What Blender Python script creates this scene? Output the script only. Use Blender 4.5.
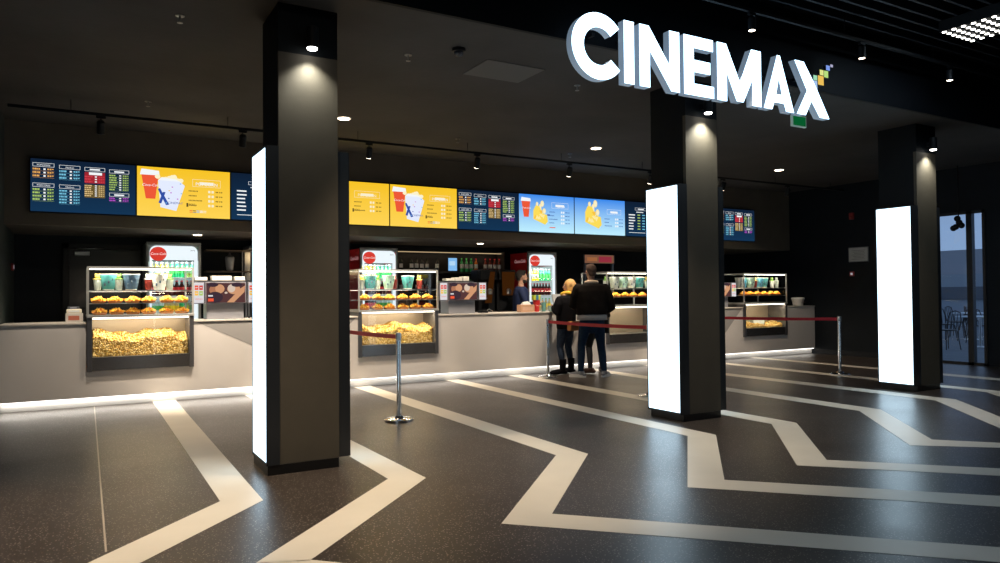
import bpy, bmesh, math, random
from mathutils import Vector, Matrix
random.seed(7)
PI = math.pi
SC = bpy.context.scene
C = SC.collection
for o in list(bpy.data.objects): bpy.data.objects.remove(o)

# ------------------------------------------------------------------ camera
FPX, YAW, PIT, ROL, CAMH = 728.55, .52645, .018276, -.0091226, 1.35
Fv = Vector((math.sin(YAW)*math.cos(PIT), math.cos(YAW)*math.cos(PIT), math.sin(PIT)))
Rv = Vector((math.cos(YAW), -math.sin(YAW), 0)); Uv = Rv.cross(Fv)
R2 = Rv*math.cos(ROL) + Uv*math.sin(ROL); U2 = -Rv*math.sin(ROL) + Uv*math.cos(ROL)
cam = bpy.data.cameras.new('camera'); co = bpy.data.objects.new('camera', cam); C.objects.link(co)
cam.sensor_width = 36; cam.lens = FPX/1000*36; cam.clip_end = 200; cam.clip_start = .05
m = Matrix((R2, U2, -Fv)).transposed().to_4x4(); m.translation = (0, 0, CAMH)
co.matrix_world = m
SC.camera = co

# ------------------------------------------------------------------ world, exposure
w = bpy.data.worlds.new('world'); SC.world = w; w.use_nodes = True
w.node_tree.nodes['Background'].inputs[0].default_value = (.30, .40, .56, 1)
w.node_tree.nodes['Background'].inputs[1].default_value = 1.0
SC.view_settings.view_transform = 'Standard'; SC.view_settings.look = 'None'
SC.view_settings.exposure = 0.0; SC.view_settings.gamma = 1; SC.view_settings.use_curve_mapping = False

def spot(name, loc, target, power, deg, col=(1, .9, .78), blend=.6, r=.03):
    l = bpy.data.lights.new(name, 'SPOT'); l.energy = power; l.spot_size = math.radians(deg); l.spot_blend = blend
    l.color = col; l.shadow_soft_size = r
    o = bpy.data.objects.new(name, l); C.objects.link(o); o.location = loc
    o.rotation_euler = (Vector(target)-Vector(loc)).to_track_quat('-Z', 'Y').to_euler(); return o
def area(name, loc, target, power, sx, sy, col=(1, 1, 1), spread=180):
    l = bpy.data.lights.new(name, 'AREA'); l.shape = 'RECTANGLE'; l.size = sx; l.size_y = sy; l.energy = power; l.color = col
    l.spread = math.radians(spread)
    o = bpy.data.objects.new(name, l); C.objects.link(o); o.location = loc
    o.rotation_euler = (Vector(target)-Vector(loc)).to_track_quat('-Z', 'Y').to_euler(); return o

WARM = (1, .74, .47); NEUT = (1, .86, .7); COOL = (.55, .78, 1)
ZC = 3.62          # bar ceiling
# first is the visible ceiling grid; the rest are unseen fill added over the hall
for gx, gy, pw, col in ((8.48, 4.14, 13, COOL), (4.2, 1.6, 12, COOL), (0.6, 1.6, 20, NEUT), (9.5, 0.6, 12, COOL), (5.5, -1.6, 12, COOL), (0.5, -2.2, 10, NEUT)):
    area('hall_grid_or_fill_light', (gx, gy, 4.17), (gx, gy, 0), pw, .6, .6, col)

# ------------------------------------------------------------------ materials
_mc = {}
def mat(name, col, rough=.5, metal=0, emit=None, es=0, spec=.5, noise=None, bump=None):
    if name in _mc: return _mc[name]
    M = bpy.data.materials.new(name); M.use_nodes = True; nt = M.node_tree; b = nt.nodes['Principled BSDF']
    b.inputs['Base Color'].default_value = (*col, 1); b.inputs['Roughness'].default_value = rough
    b.inputs['Metallic'].default_value = metal; b.inputs['Specular IOR Level'].default_value = spec
    if emit: b.inputs['Emission Color'].default_value = (*emit, 1); b.inputs['Emission Strength'].default_value = es
    if noise:      # (scale, amount)
        tc = nt.nodes.new('ShaderNodeTexCoord'); n = nt.nodes.new('ShaderNodeTexNoise'); n.inputs['Scale'].default_value = noise[0]; n.inputs['Detail'].default_value = 6
        r = nt.nodes.new('ShaderNodeValToRGB'); a = noise[1]
        r.color_ramp.elements[0].color = (*[max(0, c*(1-a)) for c in col], 1); r.color_ramp.elements[1].color = (*[min(1, c*(1+a)) for c in col], 1)
        r.color_ramp.elements[0].position = .3; r.color_ramp.elements[1].position = .7
        nt.links.new(tc.outputs['Object'], n.inputs['Vector']); nt.links.new(n.outputs['Fac'], r.inputs[0]); nt.links.new(r.outputs[0], b.inputs['Base Color'])
    if bump:
        tc = nt.nodes.new('ShaderNodeTexCoord'); n = nt.nodes.new('ShaderNodeTexNoise'); n.inputs['Scale'].default_value = bump[0]
        bp = nt.nodes.new('ShaderNodeBump'); bp.inputs['Strength'].default_value = bump[1]; bp.inputs['Distance'].default_value = .01
        nt.links.new(tc.outputs['Object'], n.inputs['Vector']); nt.links.new(n.outputs['Fac'], bp.inputs['Height']); nt.links.new(bp.outputs[0], b.inputs['Normal'])
    _mc[name] = M; return M
def emis(name, col, s=1.0):
    if name in _mc: return _mc[name]
    M = bpy.data.materials.new(name); M.use_nodes = True; nt = M.node_tree; nt.nodes.remove(nt.nodes['Principled BSDF'])
    e = nt.nodes.new('ShaderNodeEmission'); e.inputs[0].default_value = (*col, 1); e.inputs[1].default_value = s
    nt.links.new(e.outputs[0], nt.nodes['Material Output'].inputs[0]); _mc[name] = M; return M
def emis_grad(name, c0, c1, z0, z1, s=1.0):
    if name in _mc: return _mc[name]
    M = emis(name, c0, s); nt = M.node_tree; e = [n for n in nt.nodes if n.type == 'EMISSION'][0]
    tc = nt.nodes.new('ShaderNodeTexCoord'); sp = nt.nodes.new('ShaderNodeSeparateXYZ'); mr = nt.nodes.new('ShaderNodeMapRange')
    mr.inputs[1].default_value = z0; mr.inputs[2].default_value = z1
    r = nt.nodes.new('ShaderNodeValToRGB'); r.color_ramp.elements[0].color = (*c0, 1); r.color_ramp.elements[1].color = (*c1, 1)
    nt.links.new(tc.outputs['Object'], sp.inputs[0]); nt.links.new(sp.outputs[2], mr.inputs[0]); nt.links.new(mr.outputs[0], r.inputs[0]); nt.links.new(r.outputs[0], e.inputs[0])
    return M
def glass(name, tint=(1, 1, 1), refl=1.0):
    if name in _mc: return _mc[name]
    M = bpy.data.materials.new(name); M.use_nodes = True; nt = M.node_tree; nt.nodes.remove(nt.nodes['Principled BSDF'])
    t = nt.nodes.new('ShaderNodeBsdfTransparent'); t.inputs[0].default_value = (*tint, 1)
    g = nt.nodes.new('ShaderNodeBsdfGlossy'); g.inputs['Roughness'].default_value = .02
    f = nt.nodes.new('ShaderNodeFresnel'); f.inputs[0].default_value = 1.45
    mu = nt.nodes.new('ShaderNodeMath'); mu.operation = 'MULTIPLY'; mu.inputs[1].default_value = refl
    mx = nt.nodes.new('ShaderNodeMixShader')
    ge = nt.nodes.new('ShaderNodeNewGeometry'); iv = nt.nodes.new('ShaderNodeMath'); iv.operation = 'SUBTRACT'; iv.inputs[0].default_value = 1; nt.links.new(ge.outputs['Backfacing'], iv.inputs[1]); m2 = nt.nodes.new('ShaderNodeMath'); m2.operation = 'MULTIPLY'; nt.links.new(f.outputs[0], m2.inputs[0]); nt.links.new(iv.outputs[0], m2.inputs[1])
    nt.links.new(m2.outputs[0], mu.inputs[0]); nt.links.new(mu.outputs[0], mx.inputs[0]); nt.links.new(t.outputs[0], mx.inputs[1]); nt.links.new(g.outputs[0], mx.inputs[2])
    nt.links.new(mx.outputs[0], nt.nodes['Material Output'].inputs[0]); _mc[name] = M; return M

# ------------------------------------------------------------------ mesh builder
class MB:
    def __init__(s): s.v = []; s.f = []; s.mi = []; s.sm = []; s.mats = []
    def m(s, M):
        if M not in s.mats: s.mats.append(M)
        return s.mats.index(M)
    def add(s, vs, fs, M, smooth=False):
        b = len(s.v); s.v += [tuple(v) for v in vs]; k = s.m(M)
        for f in fs: s.f.append([b+i for i in f]); s.mi.append(k); s.sm.append(smooth)
        return s
    def box(s, x0, x1, y0, y1, z0, z1, M, ch=0):
        if ch <= 0:
            vs = [(x, y, z) for z in (z0, z1) for y in (y0, y1) for x in (x0, x1)]
            return s.add(vs, [(0, 2, 3, 1), (4, 5, 7, 6), (0, 1, 5, 4), (2, 6, 7, 3), (0, 4, 6, 2), (1, 3, 7, 5)], M)
        bm = bmesh.new(); bmesh.ops.create_cube(bm, size=1)
        for v in bm.verts: v.co = Vector(((x0+x1)/2+v.co.x*(x1-x0), (y0+y1)/2+v.co.y*(y1-y0), (z0+z1)/2+v.co.z*(z1-z0)))
        bmesh.ops.bevel(bm, geom=list(bm.edges), offset=ch, segments=2, affect='EDGES', profile=.5)
        bm.verts.index_update(); s.add([v.co[:] for v in bm.verts], [[v.index for v in f.verts] for f in bm.faces], M); bm.free(); return s
    def prism(s, pts, y0, y1, M, Mf=None):      # pts (x,z) counter-clockwise seen from -Y; extruded y0 (front) to y1
        n = len(pts); vs = [(x, y0, z) for x, z in pts]+[(x, y1, z) for x, z in pts]
        s.add(vs, [list(range(n, 2*n))[::-1]] + [(i, n+i, n+(i+1) % n, (i+1) % n) for i in range(n)], M)
        s.add([(x, y0, z) for x, z in pts], [list(range(n))], Mf or M); return s
    def prismz(s, pts, z0, z1, M):
        n = len(pts); vs = [(x, y, z0) for x, y in pts]+[(x, y, z1) for x, y in pts]
        return s.add(vs, [list(range(n))[::-1], list(range(n, 2*n))]+[(i, (i+1) % n, n+(i+1) % n, n+i) for i in range(n)], M)
    def flat(s, pts, y, M): return s.add([(x, y, z) for x, z in pts], [list(range(len(pts)))], M)
    def rect(s, x0, x1, z0, z1, y, M): return s.flat([(x0, z0), (x1, z0), (x1, z1), (x0, z1)], y, M)
    def disc(s, cx, cz, rx, rz, y, M, n=20): return s.flat([(cx+rx*math.cos(2*PI*i/n), cz+rz*math.sin(2*PI*i/n)) for i in range(n)], y, M)
    def lathe(s, prof, M, c=(0, 0, 0), n=20, sx=1, sy=1, mfun=None):
        vs = [(c[0]+r*math.cos(2*PI*i/n)*sx, c[1]+r*math.sin(2*PI*i/n)*sy, c[2]+z) for r, z in prof for i in range(n)]
        for k in range(len(prof)-1):
            fs = [(k*n+i, k*n+(i+1) % n, (k+1)*n+(i+1) % n, (k+1)*n+i) for i in range(n)]
            b0 = len(s.v)
            MM = mfun(k) if mfun else M
            s.add([vs[j] for j in range(k*n, (k+2)*n)], [[i-k*n for i in f] for f in fs], MM, True)
        b = list(range(n))
        s.add(vs[:n], [b[::-1]], mfun(0) if mfun else M); s.add(vs[-n:], [b], mfun(len(prof)-2) if mfun else M)
        return s
    def tube(s, path, rad, M, n=10, flat=None, caps=True, round_caps=False):
        P = [Vector(p) for p in path]
        if not hasattr(rad, '__len__'): rad = [rad]*len(P)
        if round_caps:
            d0 = (P[0]-P[1]).normalized(); d1 = (P[-1]-P[-2]).normalized()
            r0 = rad[0]; r1 = rad[-1]
            def rr(r): return r if not hasattr(r, '__len__') else (r[0]+r[1])/2
            def sc(r, k): return r*k if not hasattr(r, '__len__') else (r[0]*k, r[1]*k)
            P = [P[0]+d0*rr(r0)*k for k in (.95, .7)]+P+[P[-1]+d1*rr(r1)*k for k in (.7, .95)]
            rad = [sc(r0, .3), sc(r0, .72)]+list(rad)+[sc(r1, .72), sc(r1, .3)]
        rings = []; up = None
        for i, p in enumerate(P):
            t = (P[min(i+1, len(P)-1)]-P[max(i-1, 0)]).normalized()
            if up is None:
                up = Vector((0, 1, 0)) if abs(t.y) < .8 else Vector((1, 0, 0))
            a = t.cross(up).normalized(); b2 = a.cross(t).normalized(); up = b2
            r = rad[i]; ra, rb = (r, r) if not hasattr(r, '__len__') else r
            rings.append([p+a*ra*math.cos(2*PI*j/n)+b2*rb*math.sin(2*PI*j/n) for j in range(n)])
        vs = [v[:] for r in rings for v in r]; fs = []
        for k in range(len(P)-1):
            fs += [(k*n+j, k*n+(j+1) % n, (k+1)*n+(j+1) % n, (k+1)*n+j) for j in range(n)]
        if caps: fs += [list(range(n))[::-1], list(range((len(P)-1)*n, len(P)*n))]
        return s.add(vs, fs, M, True)
    def ball(s, c, r, M, n=12, rot=None):
        rx, ry, rz = (r, r, r) if not hasattr(r, '__len__') else r
        vs = []; h = n//2+1
        for k in range(1, h):
            a = PI*k/h
            for j in range(n):
                v = Vector((rx*math.sin(a)*math.cos(2*PI*j/n), ry*math.sin(a)*math.sin(2*PI*j/n), -rz*math.cos(a)))
                if rot: v = rot @ v
                vs.append((c[0]+v.x, c[1]+v.y, c[2]+v.z))
        top = Vector((0, 0, rz)); bot = Vector((0, 0, -rz))
        if rot: top = rot @ top; bot = rot @ bot
        fs = []
        for k in range(h-2): fs += [(k*n+j, k*n+(j+1) % n, (k+1)*n+(j+1) % n, (k+1)*n+j) for j in range(n)]
        N = len(vs); vs += [(c[0]+bot.x, c[1]+bot.y, c[2]+bot.z), (c[0]+top.x, c[1]+top.y, c[2]+top.z)]
        fs += [(N, (j+1) % n, j) for j in range(n)]+[(N+1, (h-2)*n+j, (h-2)*n+(j+1) % n) for j in range(n)]
        return s.add(vs, fs, M, True)
    def text(s, string, x, z, size, y, M, shear=0, align='CENTER', sx=1):
        cu = bpy.data.curves.new('t', 'FONT'); cu.body = string; cu.size = size; cu.align_x = align; cu.resolution_u = 2; cu.shear = shear
        ob = bpy.data.objects.new('t', cu); me = bpy.data.meshes.new_from_object(ob)
        s.add([(x+v.co.x*sx, y, z+v.co.y) for v in me.vertices], [list(p.vertices) for p in me.polygons], M)
        bpy.data.objects.remove(ob); bpy.data.curves.remove(cu); bpy.data.meshes.remove(me); return s
    def build(s, name, parent=None, loc=(0, 0, 0), rz=0):
        me = bpy.data.meshes.new(name); me.from_pydata(s.v, [], s.f)
        for M in s.mats: me.materials.append(M)
        me.polygons.foreach_set('material_index', s.mi); me.polygons.foreach_set('use_smooth', s.sm); me.update()
        o = bpy.data.objects.new(name, me); C.objects.link(o); o.location = loc; o.rotation_euler = (0, 0, rz)
        if parent: o.parent = parent
        return o
def remesh(o, vox=.012, it=4):
    r = o.modifiers.new('Remesh', 'REMESH'); r.mode = 'VOXEL'; r.voxel_size = vox; r.use_smooth_shade = True
    sm = o.modifiers.new('Smooth', 'SMOOTH'); sm.iterations = it; sm.factor = .5
def tag(o, label=None, cat=None, group=None, kind=None):
    if label: o['label'] = label
    if cat: o['category'] = cat
    if group: o['group'] = group
    if kind: o['kind'] = kind
    return o
def thing(name, label, cat, loc=(0, 0, 0), rz=0, group=None):
    o = bpy.data.objects.new(name, None); C.objects.link(o); o.location = loc; o.rotation_euler = (0, 0, rz); o.empty_display_size = .1
    return tag(o, label, cat, group)
def kids(o): return [c for c in C.objects if c.parent == o]
def dup(root, loc, rz=None, label=None, group=None):
    def cp(o, p):
        c = o.copy(); C.objects.link(c)
        if p: c.parent = p
        for k in kids(o): cp(k, c)
        return c
    r = cp(root, None); r.location = loc
    if rz is not None: r.rotation_euler = (0, 0, rz)
    if label: r['label'] = label
    if group: r['group'] = group
    return r

# ------------------------------------------------------------------ basic materials
BLACK = mat('black_paint', (.008, .009, .011), .5, spec=.3)
WALLB = mat('wall_black', (.007, .010, .014), .6, spec=.2, noise=(3, .15))
CEILM = mat('ceiling_grey', (.044, .042, .042), .8, noise=(1.2, .22), bump=(9, .3))
FASC = mat('fascia_black', (.006, .008, .011), .6, spec=.15)
COL = mat('column_plaster', (.085, .074, .055), .7, noise=(6, .05), bump=(220, .15))
COLD = mat('column_top_black', (.007, .010, .013), .6, spec=.2)
STEEL = mat('brushed_steel', (.62, .62, .63), .28, 1)
CHROME = mat('chrome', (.8, .81, .83), .1, 1)
DSTEEL = mat('dark_steel', (.16, .17, .19), .35, .9)
WHITEP = mat('white_plastic', (.8, .8, .78), .4)
PANELW = emis('lit_panel_white', (.62, .84, 1.0), 3.2)
CASEG = glass('case_glass', (.97, .99, 1), 1.0)
# floor: dark terrazzo with fine pale chips
def floor_mat():
    M = mat('terrazzo_floor', (.07, .06, .055), .34); nt = M.node_tree; b = nt.nodes['Principled BSDF']
    tc = nt.nodes.new('ShaderNodeTexCoord')
    n = nt.nodes.new('ShaderNodeTexNoise'); n.inputs['Scale'].default_value = 1.3; n.inputs['Detail'].default_value = 8
    r = nt.nodes.new('ShaderNodeValToRGB'); r.color_ramp.elements[0].color = (.030, .023, .019, 1); r.color_ramp.elements[1].color = (.046, .036, .030, 1)
    v = nt.nodes.new('ShaderNodeTexVoronoi'); v.inputs['Scale'].default_value = 58
    rr = nt.nodes.new('ShaderNodeValToRGB'); rr.color_ramp.elements[0].color = (1, 1, 1, 1); rr.color_ramp.elements[0].position = .17; rr.color_ramp.elements[1].color = (0, 0, 0, 1); rr.color_ramp.elements[1].position = .26
    v2 = nt.nodes.new('ShaderNodeTexNoise'); v2.inputs['Scale'].default_value = 240
    r2 = nt.nodes.new('ShaderNodeValToRGB'); r2.color_ramp.elements[0].position = .6; r2.color_ramp.elements[0].color = (0, 0, 0, 1); r2.color_ramp.elements[1].position = .7; r2.color_ramp.elements[1].color = (1, 1, 1, 1)
    mx = nt.nodes.new('ShaderNodeMix'); mx.data_type = 'RGBA'; mx.inputs[7].default_value = (.34, .29, .25, 1)
    mx2 = nt.nodes.new('ShaderNodeMix'); mx2.data_type = 'RGBA'; mx2.inputs[7].default_value = (.085, .07, .06, 1)
    L = nt.links.new
    for x in (n, v, v2): L(tc.outputs['Object'], x.inputs['Vector'])
    L(n.outputs['Fac'], r.inputs[0]); L(v.outputs['Distance'], rr.inputs[0]); L(v2.outputs['Fac'], r2.inputs[0])
    L(r2.outputs[0], mx2.inputs[0]); L(r.outputs[0], mx2.inputs[6]); L(mx2.outputs[2], mx.inputs[6]); L(rr.outputs[0], mx.inputs[0]); L(mx.outputs[2], b.inputs['Base Color'])
    rm = nt.nodes.new('ShaderNodeMapRange'); rm.inputs[3].default_value = .26; rm.inputs[4].default_value = .42
    L(n.outputs['Fac'], rm.inputs[0]); L(rm.outputs[0], b.inputs['Roughness'])
    return M
FLOOR = floor_mat()
STRIPE = mat('inlay_cream', (.70, .65, .56), .40, noise=(2.5, .04))

# ------------------------------------------------------------------ structure
def px2floor(x, y):
    d = Fv + R2*((x-500)/FPX) - U2*((y-281.5)/FPX); t = -CAMH/d.z
    return (d.x*t, d.y*t)
fl = MB(); fl.box(-8, 14.2, -6, 12.9, -.1, 0, FLOOR)
# inlaid zig-zag bands, measured on the floor plan
J = px2floor
def band(left, right, z=.0015):        # two polylines of equal length; quads between
    n = len(left); vs = [(x, y, z) for x, y in left]+[(x, y, z) for x, y in right]
    for i in range(n-1): fl.add([vs[i], vs[i+1], vs[n+i+1], vs[n+i]], [(0, 3, 2, 1)], STRIPE)
def ext(a, b, d):
    v = Vector((b[0]-a[0], b[1]-a[1])); v = v.normalized()*d; return (b[0]+v.x, b[1]+v.y)
CY = 10.55
def toY(a, b, Y):
    t = (Y-a[1])/(b[1]-a[1]); return (a[0]+(b[0]-a[0])*t, Y)
def stripe(pl, pr, e=4.0):
    L = [J(*p) for p in pl]; R = [J(*p) for p in pr]
    L[0] = toY(L[1], L[0], CY); R[0] = toY(R[1], R[0], CY)
    L.append(ext(L[-2], L[-1], e)); R.append(ext(R[-2], R[-1], e)); band(L, R)
BANDS = [
    ([(152, 401), (220, 501.4), (88, 563)], [(175, 399.5), (263.2, 500.4), (140.5, 563)], 1.2),
    ([(241.8, 393.3), (388, 479), (256, 563)], [(256, 392.5), (426, 478), (311, 560)], 0),
    ([(350, 386.0), (556, 455.3), (501.3, 523.8), (800, 547)], [(365, 384.3), (588, 454), (552, 513.9), (1000, 547.5)], 5),
    ([(442, 379.5), (687.6, 436), (687.5, 487.4), (1000, 507)], [(456.8, 379), (715.9, 435), (724.4, 480), (1000, 496.1)], 5),
    ([(505, 375), (771.5, 424), (797, 465.5), (1000, 476)], [(516.6, 374), (796.5, 422.8), (826.7, 460), (1000, 468.6)], 5),
    ([(588, 370.3), (859.3, 411), (910, 445.4), (1000, 447.9)], [(601, 369.5), (881, 409.6), (932, 439.7), (1000, 442.9)], 5),
    ([(638, 365), (935.3, 400.5), (1000, 428.4)], [(648, 364.2), (955.7, 399.4), (1000, 416.8)], 2.5),
    ([(690, 360.6), (986.8, 392.3), (1000, 396.8)], [(699, 360), (1001, 391.2), (1012, 395.0)], 3),
]
for i, (a, b, e) in enumerate(BANDS):
    stripe(a, b, e if e else .01)
# second band turns right again just outside the frame
pA = J(311, 560); pB = J(400, 566); pC = J(256, 563)
dv = Vector((pB[0]-pA[0], pB[1]-pA[1])).normalized(); hv = Vector((J(800, 531.7)[0]-J(552, 513.9)[0], J(800, 531.7)[1]-J(552, 513.9)[1])).normalized()
hv2 = Vector((J(256, 563)[0]-J(388, 479)[0], J(256, 563)[1]-J(388, 479)[1])).normalized()
P0 = Vector(J(311, 560)); wv = Vector((-hv.y, hv.x))*-1
Q0 = Vector(J(388, 479))
# lower-left corner: intersect inner line with parallel of hv offset .245
n = Vector((hv.y, -hv.x)); off = P0+n*.245
den = hv2.x*hv.y-hv2.y*hv.x; dq = off-Q0; tt = (dq.x*hv.y-dq.y*hv.x)/den; K = Q0+hv2*tt
fl.add([(*P0, .0015), (*(P0+hv*9), .0015), (*(K+hv*9), .0015), (*K, .0015)], [(0, 3, 2, 1)], STRIPE)
fl.add([(*P0, .0015), (*K, .0015), (*J(256, 563), .0015)], [(0, 1, 2)], STRIPE)
# ninth thin band close to the counter end
S9 = [J(745, 357.3), J(1000, 380.7)], [J(751, 356.8), J(1000, 378.4)]
band(*S9)
# fine brass joint
JT = mat('joint_strip', (.42, .36, .30), .35)
a, b = J(94, 402), J(106, 552); fl.add([(a[0]-.005, a[1], .001), (b[0]-.005, b[1], .001), (b[0]+.005, b[1], .001), (a[0]+.005, a[1], .001)], [(0, 1, 2, 3)], JT)
tag(fl.build('floor'), kind='structure')

def struct(name, fn, label=None):
    b = MB(); fn(b); o = b.build(name); tag(o, label, None, None, 'structure'); return o
struct('ceiling', lambda b: b.box(-8, 14.2, 5.3, 11.02, ZC, ZC+.1, CEILM))
struct('ceiling', lambda b: b.box(-.79, 14.2, 11.1, 12.9, 2.30, 2.4, mat('soffit', (.09, .08, .07), .7, noise=(2, .1))))
struct('ceiling', lambda b: b.box(-8, 14.2, -6, 5.3, 4.45, 4.55, BLACK))
struct('trim_1', lambda b: b.box(-8, 14.2, 5.26, 5.298, ZC-.004, 4.45, FASC), 'black fascia beam above the bar opening')
struct('trim_2', lambda b: b.box(-.79, 14.05, 11.02, 11.1, 2.30, ZC, mat('bulkhead', (.13, .105, .08), .75, noise=(1.5, .15))), 'dark bulkhead behind the menu screens')
struct('wall_back', lambda b: b.box(-8, 14.2, 12.75, 12.9, 0, ZC, WALLB))
struct('wall_left', lambda b: b.box(-.93, -.79, 10.42, 12.75, 0, ZC, mat('wall_green_black', (.03, .04, .036), .6)))
struct('wall_left', lambda b: b.box(-8.1, -8, -6, 12.9, 0, 4.55, WALLB))
struct('wall_front', lambda b: b.box(-8, 14.2, -6.1, -6, 0, 4.55, WALLB))
def wr(b):
    b.box(14.05, 14.2, 7.80, 12.9, 0, ZC, WALLB); b.box(14.05, 14.2, -6, 6.88, 0, 4.45, WALLB)
    b.box(14.05, 14.2, 6.88, 7.80, 2.80, 4.45, WALLB)
struct('wall_right', wr)
# baseboard of right wall
struct('baseboard_right', lambda b: b.box(14.03, 14.05, 7.7, 10.4, 0, .1, BLACK))
# baffles of hall ceiling
def baf(b):
    for k in range(-18, 46):
        y = 5.14-k*.18-.2
        if y < -5.8: break
        b.box(-8, 14.05, y, y+.03, 4.3, 4.45, BAFM)
BAFM = mat('baffle', (.022, .026, .034), .5)
bb = MB(); y = 4.9
while y > -5.8: bb.box(-8, 14.05, y, y+.03, 4.30, 4.45, BAFM); y -= .17
tag(bb.build('ceiling_baffles'), 'black slatted baffles hanging under the hall ceiling', kind='structure')
# window in right wall
WF = mat('window_frame', (.02, .022, .026), .4, .3)
def wfn(b):
    for y0, y1 in ((6.88, 6.93), (7.10, 7.20), (7.76, 7.80)): b.box(14.02, 14.12, y0, y1, 0, 2.8, WF)
    b.box(14.02, 14.12, 6.88, 7.80, 2.75, 2.80, WF); b.box(14.02, 14.12, 6.88, 7.80, 0, .05, WF)
wo = struct('window_1', wfn)
g = MB(); g.box(14.06, 14.07, 6.93, 7.10, .05, 2.75, glass('window_glass', (.85, .92, 1), .6)); g.box(14.06, 14.07, 7.20, 7.76, .05, 2.75, glass('window_glass')); g.build('pane', wo)
# door in back wall
DM = mat('door_black', (.012, .012, .014), .4)
do = struct('door_1', lambda b: b.box(-.10, .86, 12.70, 12.75, 0, 2.10, DM, .005))
b = MB(); b.box(-.18, -.10, 12.69, 12.75, 0, 2.18, BLACK); b.box(.86, .94, 12.69, 12.75, 0, 2.18, BLACK); b.box(-.18, .94, 12.69, 12.75, 2.10, 2.18, BLACK); b.build('door_frame', do)
b = MB(); b.box(-.03, .17, 12.64, 12.70, 2.0, 2.06, STEEL, .006); b.tube([(.0, 12.63, 2.10), (.36, 12.66, 2.11)], .008, STEEL, 8); b.build('door_closer', do)
b = MB(); b.tube([(.78, 12.70, 1.05), (.78, 12.65, 1.05), (.68, 12.65, 1.05)], .01, STEEL, 8); b.build('door_handle', do)

# ------------------------------------------------------------------ columns with light boxes and wall washers
names = ['nearest', 'middle', 'farthest']; side = {-1: 'left', 1: 'right'}
FRM = mat('lightbox_frame', (.018, .022, .028), .35)
for i, (cx, bx) in enumerate(((1.337, 1.237), (5.582, 5.452), (9.822, 9.66))):
    W = .465; b = MB()
    b.box(cx, cx+W, 5.66, 5.70, .075, 3.24, COL); b.box(cx, cx+W, 5.66, 5.70, 3.24, ZC, COLD); b.box(cx, cx+W, 5.70, 6.20, .075, ZC, COLD)
    o = b.build('column'); tag(o, f'{names[i]} square grey plaster column', None, None, 'structure')
    b = MB(); b.box(cx-.09, cx+W-.005, 5.655, 6.15, 0, .075, mat('plinth_black', (.008, .008, .009), .3)); b.build('plinth', o)
    # light box left and right
    for sd in (-1, 1):
        x0, x1 = (bx, cx-.001) if sd < 0 else (cx+W+.001, cx+W+.095)
        t = thing('light_box', f'tall glowing white light box on the {side[sd]} side of the {names[i]} column', 'light box', (x0, 5.65, .075), group='light boxes on the columns')
        yo = 0 if sd < 0 else .02
        b = MB(); w_ = x1-x0
        if sd < 0:
            b.box(.006, w_, yo, .505, 0, 2.43, FRM)
            for (ya, yb, za, zb) in ((yo, .012, 0, 2.43), (.493, .505, 0, 2.43), (yo, .505, 0, .022), (yo, .505, 2.413, 2.43)): b.box(0, .008, ya, yb, za, zb, FRM)
        else:
            b.box(0, w_-.006, yo, .505, 0, 2.43, FRM)
            for (ya, yb, za, zb) in ((yo, yo+.012, 0, 2.43), (.493, .505, 0, 2.43), (yo, .505, 0, .022), (yo, .505, 2.413, 2.43)): b.box(w_-.008, w_, ya, yb, za, zb, FRM)
        b.build('housing', t)
        b = MB(); xa = .003 if sd < 0 else w_-.006
        b.box(xa, xa+.003, yo+.012, .493, .022, 2.413, PANELW); tag(b.build('lit_panel', t), 'glowing white acrylic face')
    # cylindrical washer
    fx = cx+.235
    t = thing('column_spotlight', f'small black cylinder downlight on the front of the {names[i]} column, lit', 'spotlight', (fx, 5.56, 3.27), group='spotlights on the columns')
    b = MB(); b.lathe([(.045, 0), (.047, .002), (.047, .16), (.04, .165)], BLACK, n=20); b.build('lamp_body', t)
    b = MB(); b.lathe([(.036, -.012), (.04, -.001)], emis('lens_white', (1, .97, .9), 14), n=20); b.build('lens', t)
    b = MB(); b.box(-.02, .02, .04, .098, .05, .11, BLACK); b.build('bracket', t)
    spot('column_wash', (fx, 5.56, 3.245), (fx, 5.63, 2.0), (32, 62, 45)[i], 112, (1, .98, .85), 1.0, .02)

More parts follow.
